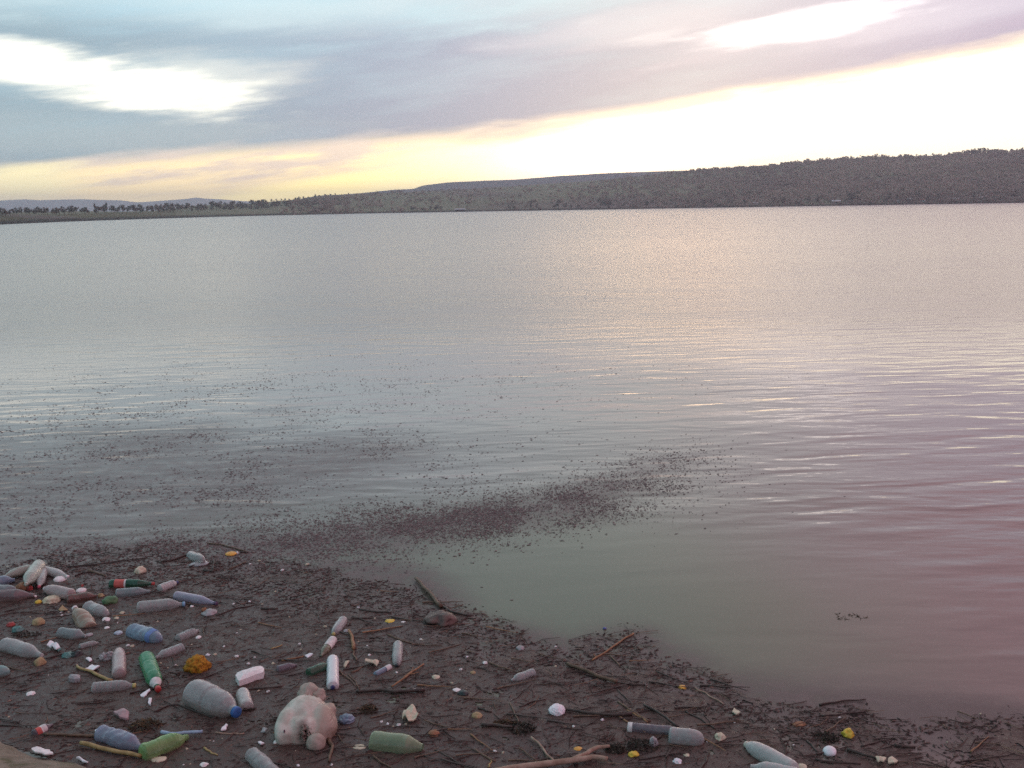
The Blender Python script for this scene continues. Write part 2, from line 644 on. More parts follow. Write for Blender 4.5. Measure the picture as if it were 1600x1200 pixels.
TREES = []
for kind in range(6):
    rnd = np.random.default_rng(50 + kind)
    tall = kind in (4, 5)
    h = 8.5 if tall else 6.6
    rx = 1.5 if tall else 3.1
    rz = 3.6 if tall else 2.4
    cv, cf = leaf_cloud(150, rx, rz, h - rz * 0.95, 0.62, rnd, 7)
    me = bpy.data.meshes.new("crown")
    me.from_pydata(cv.tolist(), [], cf.tolist())
    me.materials.append(M_LEAF2 if kind % 2 else M_LEAF)
    tv, tf = trunk_mesh(h, 0.22, rnd)
    mt = bpy.data.meshes.new("trunk")
    mt.from_pydata(tv, [], tf)
    mt.materials.append(M_BARK)
    TREES.append((me, mt))


def tree(p, kind, scale, label, group, name="shore_tree", cat="tree"):
    o = empty(name, p, random.uniform(0, 6.28))
    o.scale = (scale, scale, scale * random.uniform(0.85, 1.15))
    tag(o, label, cat, group)
    for nm, me in zip(("crown", "trunk"), TREES[kind]):
        c = bpy.data.objects.new(nm, me)
        COL.objects.link(c)
        c.parent = o
    return o


def low_point(px, s):
    a_, _ = azel(px, 330)
    Ds, Dc = low_dist(px)
    e_ = azel(px, interp(LOW_CREST, px))[1]
    zc = CAM_H + Dc * math.tan(e_)
    Rr = Ds + (Dc - Ds) * s
    return (Rr * math.sin(a_), Rr * math.cos(a_), -0.6 + (zc + 0.6) * s ** 0.85 - 0.2)


# row of trees along the flat left shore (pixel column, size in pixels, kind)
rowt = random.Random(3)
LROW = "trees in the row on the flat left shore"
px = -60.0
while px < 214:
    gap = 3.6 + rowt.random() * 4.2
    px += gap
    if 121 < px < 127 or 138 < px < 144 or 170 < px < 174:
        continue
    D = low_dist(px)[1]
    hpx = 7.0 + rowt.random() * 4.5
    k = rowt.choice((0, 1, 2, 3, 1, 3))
    tree(low_point(px, 0.8 + rowt.random() * 0.25), k, hpx * D / F / 6.6,
         "small dark bushy tree in the row on the flat shore at far left", LROW)
for px, hp, k, lab in ((149, 14, 4, "tall narrow tree standing above the row on the far left shore, left one of two"),
                       (166, 13.5, 5, "tall narrow tree standing above the row on the far left shore, right one of two")):
    tree(low_point(px, 0.95), k, hp * low_dist(px)[1] / F / 8.5, lab, LROW)
MROW = "trees of the belt between the flat shore and the hill"
px = 214.0
while px < 505:
    px += 5.0 + rowt.random() * 4
    top = interp([(214, 318), (300, 316), (360, 314), (400, 312.5), (450, 311), (505, 304)], px)
    for q in range(2):
        s = 0.7 + 0.3 * q + rowt.random() * 0.3
        pt = low_point(px + rowt.uniform(-3, 3), s)
        D = math.hypot(pt[0], pt[1])
        zt = CAM_H + D * math.tan(azel(px, top + rowt.uniform(-1, 4.5) + (4 if q == 0 else 0))[1])
        hh = min(8.0, max(3.0, zt - pt[2]))
        tree(pt, rowt.randrange(4), hh / 6.6, "grey brown tree in the belt between the flat left shore and the hill", MROW)
BASE = "dark bushes along the foot of the hill"
for px, hp, k in ((612, 6, 1), (643, 8, 1), (660, 6, 3), (672, 7, 1), (680, 10, 3), (688, 7, 1), (796, 7, 3), (803, 6, 1), (829, 12, 5), (838, 7, 1), (866, 9, 3), (872, 11, 1), (882, 10, 3), (892, 6, 1),
                  (903, 7, 3), (938, 13, 1), (944, 13, 3), (952, 12, 1), (975, 7, 3), (1010, 8, 1), (1075, 8, 3), (1100, 9, 1), (1110, 8, 3), (1141, 9, 1), (1148, 7, 3), (1165, 8, 1), (1210, 10, 3), (1225, 9, 1),
                  (1265, 9, 1), (1280, 9, 3), (1330, 11, 1), (1334, 13, 3), (1345, 8, 1), (1390, 11, 3), (1405, 9, 1), (1440, 12, 3), (1455, 10, 1), (1470, 9, 3), (1525, 10, 1), (1545, 9, 3), (1590, 11, 1)):
    pt = near_point(px, 0.035)
    tree(Vector(pt), k, hp * math.hypot(pt[0], pt[1]) / F / (8.5 if k == 5 else 6.6),
         "dark bush at the foot of the hill on the water's edge across the lake", BASE, name="shore_bush", cat="bush")
RIDGE = "trees along the crest of the wooded hill"
for px, hp, k in ((1232, 4, 1), (1262, 5, 3), (1330, 5, 0), (1364, 4, 2), (1432, 4, 1), (1458, 5, 3), (1470, 4, 0), (1482, 6, 2), (1490, 6, 1), (1500, 6, 3), (1512, 8, 1), (1518, 9, 0), (1524, 10, 3), (1530, 10, 1),
                  (1537, 11, 2), (1543, 8, 0), (1556, 6, 1), (1563, 7, 3), (1570, 5, 2), (1580, 6, 1), (1588, 7, 0), (1596, 8, 3), (1604, 8, 1), (424, 5, 1), (452, 4, 3), (474, 5, 1), (492, 6, 3), (500, 4, 0), (524, 4, 1), (614, 4, 1), (410, 6, 0), (416, 5, 3), (432, 5, 2), (440, 4, 1), (446, 5, 0), (462, 4, 2), (468, 5, 3), (482, 4, 0), (508, 5, 2), (516, 5, 3), (534, 3, 0), (545, 4, 2), (556, 3, 3), (572, 3, 1), (590, 3, 0), (630, 3, 2)):
    pt = near_point(px, 1.0)
    tree(Vector(pt) - Vector((0, 0, 0.6)), k, 0.78 * hp * math.hypot(pt[0], pt[1]) / F / 6.0,
         "small tree breaking the skyline on the crest of the long wooded hill", RIDGE, name="ridge_tree")

# the wood that covers the hill: one far-off mass
rnd = np.random.default_rng(11)
fv, ff = [], []
base_clouds = [leaf_cloud(34, 2.8, 2.1, 1.8, 0.82, rnd, 6)[0] for _ in range(10)]
n_t = 0
for _ in range(30000):
    px = rnd.uniform(430, 2050)
    s = rnd.uniform(0.0, 1.05) if px > 1480 else rnd.uniform(0.0, 0.93)
    dens = np.interp(px, [430, 500, 600, 700, 850, 950, 1060, 1180, 1600], [0.0, 0.22, 0.10, 0.03, 0.05, 0.18, 0.45, 0.95, 1.0])
    pt = near_point(px, s)
    nn = 0.5 + 0.5 * fbm(Vector((pt[0] * 0.009, pt[1] * 0.006, 3.0)), 3)
    if rnd.uniform() > dens * (0.35 + 1.1 * nn) or n_t > 11000:
        continue
    b_ = base_clouds[rnd.integers(0, 10)]
    sc = rnd.uniform(0.6, 1.35)
    th = rnd.uniform(0, 6.28)
    c_, s_ = math.cos(th), math.sin(th)
    q = np.stack([b_[:, 0] * c_ - b_[:, 1] * s_, b_[:, 0] * s_ + b_[:, 1] * c_, b_[:, 2]], 1) * sc + np.array(pt)
    fv.append(q)
    n_t += 1
fv = np.concatenate(fv)
ff = np.arange(len(fv)).reshape(-1, 4)
M_WOOD = rough_mat("leafless_wood", (0.25, 0.205, 0.180), (0.38, 0.320, 0.265), 0.012, 0.9, 0.0, 0.1, 0.26, 0.5)
tag(mesh_obj("hillside_wood", fv, ff, M_WOOD), kind='stuff')


# ------------------------------------------------------------------ houses on the far shore
M_WHITE = rough_mat("whitewashed_wall", (0.50, 0.49, 0.48), (0.62, 0.61, 0.60), 0.5, 0.8, 0.0)
M_ROOFL = rough_mat("pale_metal_roof", (0.42, 0.42, 0.44), (0.55, 0.55, 0.56), 0.5, 0.6, 0.0)
M_ROOFR = rough_mat("tiled_roof", (0.20, 0.10, 0.08), (0.27, 0.15, 0.11), 2.0, 0.8, 0.01)
M_DARK = rough_mat("dark_opening", (0.02, 0.02, 0.02), (0.03, 0.03, 0.03), 2.0, 0.6, 0.0)


def box(x0, x1, y0, y1, z0, z1):
    v = [(x0, y0, z0), (x1, y0, z0), (x1, y1, z0), (x0, y1, z0), (x0, y0, z1), (x1, y0, z1), (x1, y1, z1), (x0, y1, z1)]
    f = [(0, 3, 2, 1), (4, 5, 6, 7), (0, 1, 5, 4), (1, 2, 6, 5), (2, 3, 7, 6), (3, 0, 4, 7)]
    return v, f


def house(px, s, w, d, h, rh, wallm, roofm, label, name="shore_house", cat="house"):
    w, d, h, rh = w * 0.6, d * 0.6, h * 0.62, rh * 0.55
    pt = near_point(px, s)
    o = empty(name, pt, -math.atan2(pt[0], pt[1]) + random.uniform(-0.2, 0.2))
    tag(o, label, cat, "small buildings on the far shore")
    mesh_obj("wall", *box(-w / 2, w / 2, -d / 2, d / 2, -1.5, h), wallm, o)
    e_ = 0.4
    V = [(-w / 2 - e_, -d / 2 - e_, h + .01), (w / 2 + e_, -d / 2 - e_, h + .01), (w / 2 + e_, d / 2 + e_, h + .01), (-w / 2 - e_, d / 2 + e_, h + .01),
         (-w / 2 - e_, 0, h + rh), (w / 2 + e_, 0, h + rh)]
    mesh_obj("roof", V, [(0, 1, 5, 4), (2, 3, 4, 5), (0, 4, 3), (1, 2, 5), (0, 3, 2, 1)], roofm, o)
    mesh_obj("door", *box(-0.4, 0.4, -d / 2 - 0.06, -d / 2 + 0.02, -0.6, h * 0.8), M_DARK, o)
    for sx in (-1, 1):
        mesh_obj("window", *box(sx * w * 0.3 - 0.35, sx * w * 0.3 + 0.35, -d / 2 - 0.05, -d / 2 + 0.02, h * 0.35, h * 0.8), M_DARK, o)
    return o


house(718, 0.03, 16, 7, 2.4, 1.6, M_DARK, M_ROOFL, "long low shed with a pale roof at the foot of the green slope", "shore_shed", "shed")
house(1182, 0.03, 7, 6, 2.6, 1.8, M_WHITE, M_ROOFL, "small white house on the far shore, leftmost below the wooded hill")
house(1309, 0.03, 12, 7, 2.4, 2.2, M_DARK, M_ROOFL, "low building with a pale roof below the wooded hill, dark walls")
house(1404, 0.03, 9, 6, 2.2, 0.8, M_ROOFL, M_ROOFL, "flat grey hut just left of the bright white house on the far shore", "shore_hut", "hut")
house(1425, 0.03, 7, 6, 3.6, 2.4, M_WHITE, M_WHITE, "bright white house on the far shore, the brightest below the wooded hill")
house(1444, 0.03, 9, 6, 2.4, 2.0, M_WHITE, M_ROOFR, "white house with a tiled roof just right of the bright white house")
house(1497, 0.03, 8, 6, 2.8, 2.0, M_WHITE, M_ROOFL, "white house with a grey roof, alone among dark bushes on the far shore")
house(1532, 0.045, 14, 6, 2.0, 1.0, M_ROOFL, M_ROOFL, "long grey shed on the far shore, right of the lone white house", "shore_shed", "shed")
house(1566, 0.05, 11, 6, 2.6, 1.6, M_WHITE, M_ROOFR, "white house with a tiled roof, rightmost on the far shore")


# ------------------------------------------------------------------ bank at the near left corner
def bank():
    """rough slope the photographer stands on; its waterline crosses the lower left corner"""
    edge_px = [(-420, 1075), (-200, 1112), (-60, 1143), (0, 1160), (40, 1172), (85, 1186), (130, 1199), (190, 1222), (280, 1262), (420, 1330), (620, 1440)]
    line = [P(x, y) for x, y in edge_px]
    pts = []
    for i in range(len(line) - 1):
        for k in range(14):
            pts.append(line[i].lerp(line[i + 1], k / 14))
    pts.append(line[-1])
    V, Fc = [], []
    n = len(pts)
    rows = 26
    for i, p in enumerate(pts):
        back = Vector((p.x * 0.55 - 0.3, -3.0, 1.55))
        for j in range(rows + 1):
            t = (j / rows) ** 1.6
            q = Vector((p.x, p.y, -0.03)).lerp(back, t)
            wob = mnoise.noise(Vector((q.x * 2.2, q.y * 2.2, 1.0))) * 0.05 + mnoise.noise(Vector((q.x * 9, q.y * 9, 3.0))) * 0.016
            V.append((q.x + wob, q.y + wob * 0.8, 1.55 * t ** 0.72 - 0.012 + wob * 0.3))
    for i in range(n - 1):
        for j in range(rows):
            k = i * (rows + 1) + j
            Fc.append((k, k + 1, k + rows + 2, k + rows + 1))
    m, o = new_mat("damp_sandy_concrete")
    p = pos()
    f = nz(p, 9.0, 6.0, 0.65)
    g = nz(p, 60.0, 3.0, 0.6)
    c = mix(smooth(f, 0.35, 0.65), (0.17, 0.14, 0.10), (0.26, 0.22, 0.165))
    c = mix(smooth(nz(p, 5.0, 4.0, 0.6), 0.52, 0.66) * 0.75, c, (0.085, 0.085, 0.035))
    b = principled(c, 0.85, 0.3, bump(f + g * 0.4, 0.012))
    X.nt.links.new(b.outputs[0], o.inputs[0])
    tag(mesh_obj("shore_ground", V, Fc, m, smooth_=True), kind='structure')


bank()

# ------------------------------------------------------------------ floating mat of reeds and drift
MAT_EDGE = [(-520, 830), (-200, 862), (0, 868), (120, 862), (260, 852), (330, 850), (430, 862), (480, 885), (560, 893), (630, 898), (680, 925), (730, 950), (800, 975), (860, 990),
            (930, 986), (990, 972), (1010, 985), (1030, 1020), (1090, 1032), (1140, 1046), (1146, 1075), (1170, 1092), (1230, 1094), (1300, 1090), (1350, 1091), (1372, 1112), (1430, 1128),
            (1490, 1122), (1530, 1108), (1600, 1104), (1750, 1090), (2100, 1080)]


def edge_y(px):
    return np.interp(px, [q[0] for q in MAT_EDGE], [q[1] for q in MAT_EDGE])


def bank_line(px):
    return np.interp(px, [-420, -200, 0, 130, 280, 420, 620], [1075, 1112, 1158, 1198, 1260, 1330, 1440])


def n2(x, y, s, seed=0.0, n=3):
    return np.array([fbm(Vector((a_ * s, b_ * s, seed)), n) for a_, b_ in zip(x, y)])


def gauss(px, py, cx, cy, rx, ry, rot=0.0):
    c_, s_ = math.cos(R(rot)), math.sin(R(rot))
    u = ((px - cx) * c_ + (py - cy) * s_) / rx
    v = (-(px - cx) * s_ + (py - cy) * c_) / ry
    return np.exp(-(u * u + v * v))


def sample(n, x0, x1, y0, y1):
    return rng.uniform(x0, x1, n), rng.uniform(y0, y1, n)


def stems(n_cand, area, dens_fn, len_rng, wid_rng, name, mat, aligned=0.0, zlift=0.004):
    x, y = sample(n_cand, *area)
    px, py = project(x, y)
    d = dens_fn(px, py, x, y)
    keep = rng.uniform(size=len(x)) < d
    x, y = x[keep], y[keep]
    n = len(x)
    ang = np.where(rng.uniform(size=n) < aligned, rng.normal(0.25, 0.35, n), rng.uniform(0, math.pi, n))
    L = len_rng[0] + (len_rng[1] - len_rng[0]) * rng.uniform(size=n) ** 2.4
    W = rng.uniform(*wid_rng, n) * (0.6 + 0.4 * L / len_rng[1])
    bend = rng.normal(0, 0.10, n) * L
    dxv, dyv = np.cos(ang), np.sin(ang)
    V = np.zeros((n, 9, 3))
    z0 = rng.uniform(0.001, zlift, n)
    tilt = rng.normal(0, 0.02, n) * L
    for k, t in enumerate((-0.5, 0.0, 0.5)):
        cx = x + dxv * L * t - dyv * bend * (0.25 - t * t) * 4
        cy = y + dyv * L * t + dxv * bend * (0.25 - t * t) * 4
        cz = z0 + tilt * t
        w = W * (1.0 if k == 1 else 0.65)
        V[:, k * 3 + 0] = np.stack([cx - dyv * w * .5, cy + dxv * w * .5, cz], 1)
        V[:, k * 3 + 1] = np.stack([cx + dyv * w * .5, cy - dxv * w * .5, cz], 1)
        V[:, k * 3 + 2] = np.stack([cx, cy, cz + w * .7], 1)
    f0 = []
    for k in (0, 3):
        for i in range(3):
            j = (i + 1) % 3
            f0.append((k + i, k + j, k + 3 + j, k + 3 + i))
    f0 = np.array(f0)
    Fc = (np.arange(n)[:, None, None] * 9 + f0[None]).reshape(-1, 4)
    o = mesh_obj(name, V.reshape(-1, 3), Fc, mat)
    return tag(o, kind='stuff'), n


def debris_mat(name, c1, c2, c3, rough=0.75):
    """drift pieces: each island its own brown, some straw coloured, a few reddish"""
    m, o = new_mat(name)
    g = X.nt.nodes.new('ShaderNodeNewGeometry')
    r = X(g.outputs['Random Per Island'])
    ra = X.nt.nodes.new('ShaderNodeValToRGB')
    cr = ra.color_ramp
    cr.elements[0].position = 0.0
    cr.elements[0].color = (*c1, 1)
    cr.elements[1].position = 1.0
    cr.elements[1].color = (*c3, 1)
    for p_, c_ in ((0.45, c1), (0.55, c2), (0.90, c2)):
        el = cr.elements.new(p_)
        el.color = (*c_, 1)
    X.put(ra, 0, r)
    f = nz(pos(), 30.0, 3.0)
    hsv = X.nt.nodes.new('ShaderNodeHueSaturation')
    X.put(hsv, 'Color', X(ra.outputs[0]))
    X.put(hsv, 'Value', f * 0.9 + 0.55)
    b = principled(X(hsv.outputs[0]), rough, 0.25)
    X.nt.links.new(b.outputs[0], o.inputs[0])
    return m


M_STEM = debris_mat("soaked_reed", (0.034, 0.021, 0.018), (0.100, 0.064, 0.050), (0.24, 0.16, 0.10))
M_FLAKE = debris_mat("soaked_leaf_bits", (0.040, 0.024, 0.021), (0.112, 0.070, 0.060), (0.22, 0.140, 0.105))
M_DRIFT = debris_mat("fine_drift", (0.130, 0.102, 0.098), (0.195, 0.158, 0.150), (0.26, 0.20, 0.175))


def d_mat(px, py, x, y, soft=14.0):
    e_ = edge_y(px)
    wob = n2(x, y, 1.6, 5.0) * 26
    d = np.clip((py - e_ + wob) / soft, 0, 1)
    d *= (py < bank_line(px) + 4) | (px > 620)
    return d


def d_mat_stems(px, py, x, y):
    cl = 0.5 + 0.5 * n2(x, y, 2.3, 8.0)
    heavy = 0.55 + 0.45 * np.clip((px - 500) / 500, 0, 1) * np.clip((py - 1000) / 120, 0, 1)
    return d_mat(px, py, x, y) * np.clip(cl * 1.5 - 0.15, 0.12, 1.0) * heavy


def d_mat_flakes(px, py, x, y):
    cl = 0.5 + 0.5 * n2(x, y, 1.5, 12.0)
    return d_mat(px, py, x, y, 22.0) * np.clip(cl * 1.6 - 0.1, 0.25, 1.0)


def d_drift(px, py, x, y):
    """thin drift spreading over the open water beyond the mat"""
    cl = 0.5 + 0.5 * n2(x, y, 0.8, 21.0)
    cl2 = 0.5 + 0.5 * n2(x, y, 2.5, 31.0)
    d = 0.50 * gauss(px, py, 150, 690, 330, 60) + 0.62 * gauss(px, py, 60, 790, 340, 80) + 0.42 * gauss(px, py, 430, 770, 300, 60)
    d += 1.9 * gauss(px, py, 850, 792, 175, 30, -10) + 2.3 * gauss(px, py, 640, 822, 250, 30, -4) + 0.5 * gauss(px, py, 1010, 728, 100, 26, -14)
    d += 0.25 * gauss(px, py, 620, 690, 230, 50) + 0.4 * gauss(px, py, 330, 615, 70, 12, -14)
    d += 1.6 * gauss(px, py, 440, 860, 170, 26) + 0.18 * gauss(px, py, 560, 600, 420, 30) + 1.3 * gauss(px, py, 120, 848, 300, 20)
    return np.clip(d * np.clip(2.2 * (cl - 0.30), 0.05, 1.0) * np.clip(2.4 * (cl2 - 0.28), 0.05, 1.0), 0, 1)


# wet mush between the reeds: small cells of a thin raft, ragged and full of holes
def raft():
    step = 0.022
    xs = np.arange(-5.2, 6.0, step)
    ys = np.arange(3.6, 13.2, step)
    gx, gy = np.meshgrid(xs, ys, indexing='ij')
    fx, fy = gx.ravel(), gy.ravel()
    px, py = project(fx, fy)
    pre = (py > edge_y(px) - 40) & (py < 1330) & ((py < bank_line(px) + 6) | (px > 620)) & (px > -450) & (px < 2000)
    ii = np.nonzero(pre)[0]
    x, y = fx[ii], fy[ii]
    ppx, ppy = px[ii], py[ii]
    e_ = edge_y(ppx)
    soft = np.clip((ppy - e_ + 6) / 120.0, 0, 1)
    nn = 0.5 + 0.5 * n2(x, y, 3.0, 40.0, 4)
    far = np.clip((1010 - ppy) / 150, 0, 1)
    cover = soft * (0.84 - 0.18 * far) + (nn - 0.5) * 1.25
    keep = (cover > 0.40 + rng.uniform(-0.10, 0.10, len(x))) & (soft > 0.05)
    ii = ii[keep]
    nx, ny = gx.shape
    I, J = ii // ny, ii % ny
    ok = (I < nx - 1) & (J < ny - 1)
    I, J = I[ok], J[ok]
    q = np.stack([I * ny + J, (I + 1) * ny + J, (I + 1) * ny + J + 1, I * ny + J + 1], 1)
    used, inv = np.unique(q.ravel(), return_inverse=True)
    vx, vy = fx[used], fy[used]
    jit = rng.normal(0, step * 0.28, (len(used), 2))
    vz = 0.004 + 0.004 * n2(vx, vy, 7.0, 50.0) + rng.uniform(0, 0.002, len(used))
    V = np.stack([vx + jit[:, 0], vy + jit[:, 1], np.maximum(vz, 0.0015)], 1)
    m, o = new_mat("wet_drift_mush")
    p = pos()
    f = nz(p, 22.0, 6.0, 0.7)
    f2 = nz(p, 90.0, 3.0, 0.6)
    f3 = nz(p, 1.6, 3.0, 0.5)
    c = mix(smooth(f, 0.33, 0.68), (0.054, 0.033, 0.027), (0.098, 0.062, 0.050))
    c = mix(smooth(f2, 0.55, 0.72) * 0.6, c, (0.13, 0.086, 0.068))
    c = mix(smooth(f3, 0.45, 0.62) * 0.4, c, (0.074, 0.059, 0.057))
    b = principled(c, smooth(f, 0.3, 0.7, 0.30, 0.65), 0.25, bump(f + f2 * 0.5, 0.006))
    X.nt.links.new(b.outputs[0], o.inputs[0])
    ob = mesh_obj("floating_drift_mush", V, inv.reshape(-1, 4), m, smooth_=True)
    tag(ob, kind='stuff')


raft()


def flakes(n_cand, area, dens_fn, len_rng, asp, name, mat, aligned=0.3, hgt=0.35):
    """small bits: low four sided chips"""
    x, y = sample(n_cand, *area)
    px, py = project(x, y)
    pre = (px > -450) & (px < 1950) & (py < 1330)
    x, y, px, py = x[pre], y[pre], px[pre], py[pre]
    keep = rng.uniform(size=len(x)) < dens_fn(px, py, x, y)
    x, y = x[keep], y[keep]
    n = len(x)
    ang = np.where(rng.uniform(size=n) < aligned, rng.normal(0.25, 0.4, n), rng.uniform(0, math.pi, n))
    L = len_rng[0] + (len_rng[1] - len_rng[0]) * rng.uniform(size=n) ** 2.6
    W = np.minimum(L * rng.uniform(*asp, n), 0.018)
    c_, s_ = np.cos(ang), np.sin(ang)
    H = np.clip(W * hgt, 0.0015, 0.006)
    z0 = rng.uniform(0.001, 0.005, n)
    V = np.zeros((n, 5, 3))
    for k, (u, v, w) in enumerate(((-.5, -.15, 0), (.1, -.5, 0), (.5, .1, 0), (-.05, .5, 0), (0.02, 0.0, 1))):
        uu = u + rng.normal(0, .06, n)
        vv = v + rng.normal(0, .08, n)
        V[:, k] = np.stack([x + c_ * L * uu - s_ * W * vv, y + s_ * L * uu + c_ * W * vv, z0 + H * w], 1)
    f0 = np.array([(0, 1, 4), (1, 2, 4), (2, 3, 4), (3, 0, 4)])
    Fc = (np.arange(n)[:, None, None] * 5 + f0[None]).reshape(-1, 3)
    o = mesh_obj(name, V.reshape(-1, 3), Fc, mat)
    print(name, n)
    return tag(o, kind='stuff')


NEAR_AREA = (-6.0, 6.5, 3.4, 13.5)
stems(85000, NEAR_AREA, d_mat_stems, (0.03, 0.26), (0.0025, 0.0065), "floating_reed_bits", M_STEM, 0.45, 0.012)
flakes(260000, NEAR_AREA, d_mat_flakes, (0.010, 0.055), (0.25, 0.7), "floating_leaf_bits", M_FLAKE)
flakes(620000, (-10.0, 7.5, 6.0, 24.0), d_drift, (0.007, 0.052), (0.16, 0.45), "thin_drift_on_open_water", M_DRIFT, 0.6)
BAND_AREA = (-4.2, 3.2, 7.6, 15.5)


def d_band(px, py, x, y):
    cl = 0.5 + 0.5 * n2(x, y, 1.3, 61.0)
    d = 1.4 * gauss(px, py, 845, 793, 170, 27, -10) + 1.35 * gauss(px, py, 640, 822, 240, 26, -4) + 0.30 * gauss(px, py, 1000, 735, 90, 20, -14) + 1.2 * gauss(px, py, 450, 858, 170, 22)
    return np.clip(d * np.clip(1.9 * (cl - 0.22), 0.1, 1), 0, 1)


flakes(330000, BAND_AREA, d_band, (0.007, 0.036), (0.2, 0.6), "brown_drift_band", M_DRIFT, 0.6)

# ------------------------------------------------------------------ plastic bottles
PROFILES = {
    'soda': [(0, 0.0), (0.001, 0.55), (0.015, 0.80), (0.05, 0.97), (0.09, 1.0), (0.28, 1.0), (0.32, 0.955), (0.36, 0.985), (0.58, 0.985), (0.62, 0.96), (0.66, 0.98), (0.74, 0.86), (0.82, 0.62), (0.88, 0.40), (0.915, 0.30), (0.93, 0.35), (0.938, 0.28), (0.99, 0.27), (0.992, 0.0)],
    'slim': [(0, 0.0), (0.001, 0.6), (0.02, 0.9), (0.05, 1.0), (0.55, 1.0), (0.66, 0.94), (0.78, 0.66), (0.87, 0.42), (0.92, 0.34), (0.99, 0.30), (0.992, 0.0)],
    'ribbed': [(0, 0.0), (0.001, 0.65), (0.03, 0.95), (0.06, 1.0), (0.11, 1.0), (0.13, 0.93), (0.15, 1.0), (0.22, 1.0), (0.24, 0.93), (0.26, 1.0), (0.34, 1.0), (0.36, 0.93), (0.38, 1.0), (0.47, 1.0), (0.49, 0.93), (0.51, 1.0), (0.60, 1.0), (0.62, 0.93), (0.64, 1.0), (0.70, 0.98), (0.80, 0.80), (0.87, 0.5), (0.91, 0.36), (0.99, 0.33), (0.992, 0.0)],
    'jug': [(0, 0.0), (0.001, 0.7), (0.03, 0.93), (0.08, 1.0), (0.42, 1.0), (0.47, 0.93), (0.52, 0.94), (0.66, 0.88), (0.78, 0.72), (0.86, 0.48), (0.90, 0.34), (0.99, 0.32), (0.992, 0.0)],
    'stub': [(0, 0.0), (0.001, 0.6), (0.03, 0.9), (0.08, 1.0), (0.62, 1.0), (0.76, 0.93), (0.86, 0.78), (0.93, 0.58), (0.97, 0.36), (1.0, 0.0)],
    'pot': [(0, 0.0), (0.001, 0.85), (0.03, 0.97), (0.08, 1.0), (0.90, 1.0), (0.95, 0.97), (0.99, 0.90), (1.0, 0.0)],
    'tube': [(0, 0.0), (0.001, 0.8), (0.02, 0.97), (0.06, 1.0), (0.95, 1.0), (0.985, 0.92), (1.0, 0.0)],
}


def prof(kind, t):
    pr = PROFILES[kind]
    return float(np.interp(t, [q[0] for q in pr], [q[1] for q in pr]))


def lathe(kind, L, rad, t0, t1, nseg, crumple, seed, off=0.0, nt_=40, flat=1.0, cap_ends=True):
    ts = sorted(set([t0, t1] + [t0 + (t1 - t0) * i / nt_ for i in range(nt_ + 1)] + [q[0] for q in PROFILES[kind] if t0 < q[0] < t1]))
    V, Fc = [], []
    for t in ts:
        r_ = prof(kind, t)
        for i in range(nseg):
            th = 2 * math.pi * i / nseg
            body = min(1.0, max(0.0, (t - 0.02) * 12)) * min(1.0, max(0.0, (0.88 - t) * 8))
            d = mnoise.noise(Vector((t * 3.2 + seed * 7.1, math.cos(th) * 1.1 + seed, math.sin(th) * 1.1)))
            d2 = mnoise.noise(Vector((t * 9.0 + seed * 3.3, math.cos(th) * 2.6, math.sin(th) * 2.6 + seed)))
            k = r_ * (1.0 + crumple * body * (1.5 * d + 0.9 * d2)) * rad + (off if r_ > 0.05 else 0)
            V.append(((t - 0.5) * L, k * math.cos(th), k * math.sin(th) * flat))
    for a_ in range(len(ts) - 1):
        for i in range(nseg):
            j = (i + 1) % nseg
            Fc.append((a_ * nseg + i, a_ * nseg + j, (a_ + 1) * nseg + j, (a_ + 1) * nseg + i))
    return V, Fc


PL = {
    'clear': plastic("clear_bottle_plastic", (0.55, 0.57, 0.55), 0.42),
    'grey': plastic("clouded_grey_plastic", (0.52, 0.535, 0.52), 0.54),
    'milky': plastic("milky_plastic", (0.61, 0.61, 0.58), 0.70),
    'mauve': plastic("mauve_stained_plastic", (0.22, 0.165, 0.165), 0.85),
    'pinkish': plastic("pinkish_clouded_plastic", (0.50, 0.41, 0.39), 0.74),
    'redbrown': plastic("red_brown_plastic", (0.17, 0.085, 0.065), 0.82),
    'blue': plastic("pale_blue_plastic", (0.30, 0.42, 0.53), 0.60),
    'steel': plastic("steel_blue_plastic", (0.31, 0.36, 0.47), 0.62),
    'violet': plastic("violet_grey_plastic", (0.45, 0.44, 0.55), 0.66),
    'teal': plastic("grey_teal_plastic", (0.34, 0.41, 0.41), 0.60),
    'palegreen': plastic("pale_green_plastic", (0.48, 0.54, 0.46), 0.66),
    'green': plastic("green_bottle_plastic", (0.06, 0.34, 0.15), 0.60, dirt=0.3),
    'darkgreen': plastic("dark_green_plastic", (0.03, 0.11, 0.06), 0.80, dirt=0.3),
    'lime': plastic("light_green_plastic", (0.28, 0.50, 0.18), 0.62, dirt=0.35),
    'fadedgreen': plastic("faded_green_plastic", (0.33, 0.43, 0.26), 0.60, dirt=0.35),
    'dark': plastic("smoky_plastic", (0.24, 0.21, 0.24), 0.6),
    'white': plastic("white_plastic", (0.78, 0.78, 0.80), 1.0, dirt=0.12),
    'olive': plastic("olive_plastic", (0.20, 0.19, 0.12), 0.85),
    'tan': plastic("tan_stained_plastic", (0.36, 0.28, 0.20), 0.90),
    'aqua': plastic("aqua_plastic", (0.22, 0.40, 0.38), 0.80),
}


def solid(name, c, rough=0.45):
    return rough_mat(name, tuple(k * 0.8 for k in c), tuple(min(1, k * 1.15) for k in c), 45.0, rough, 0.0006, 0.5)


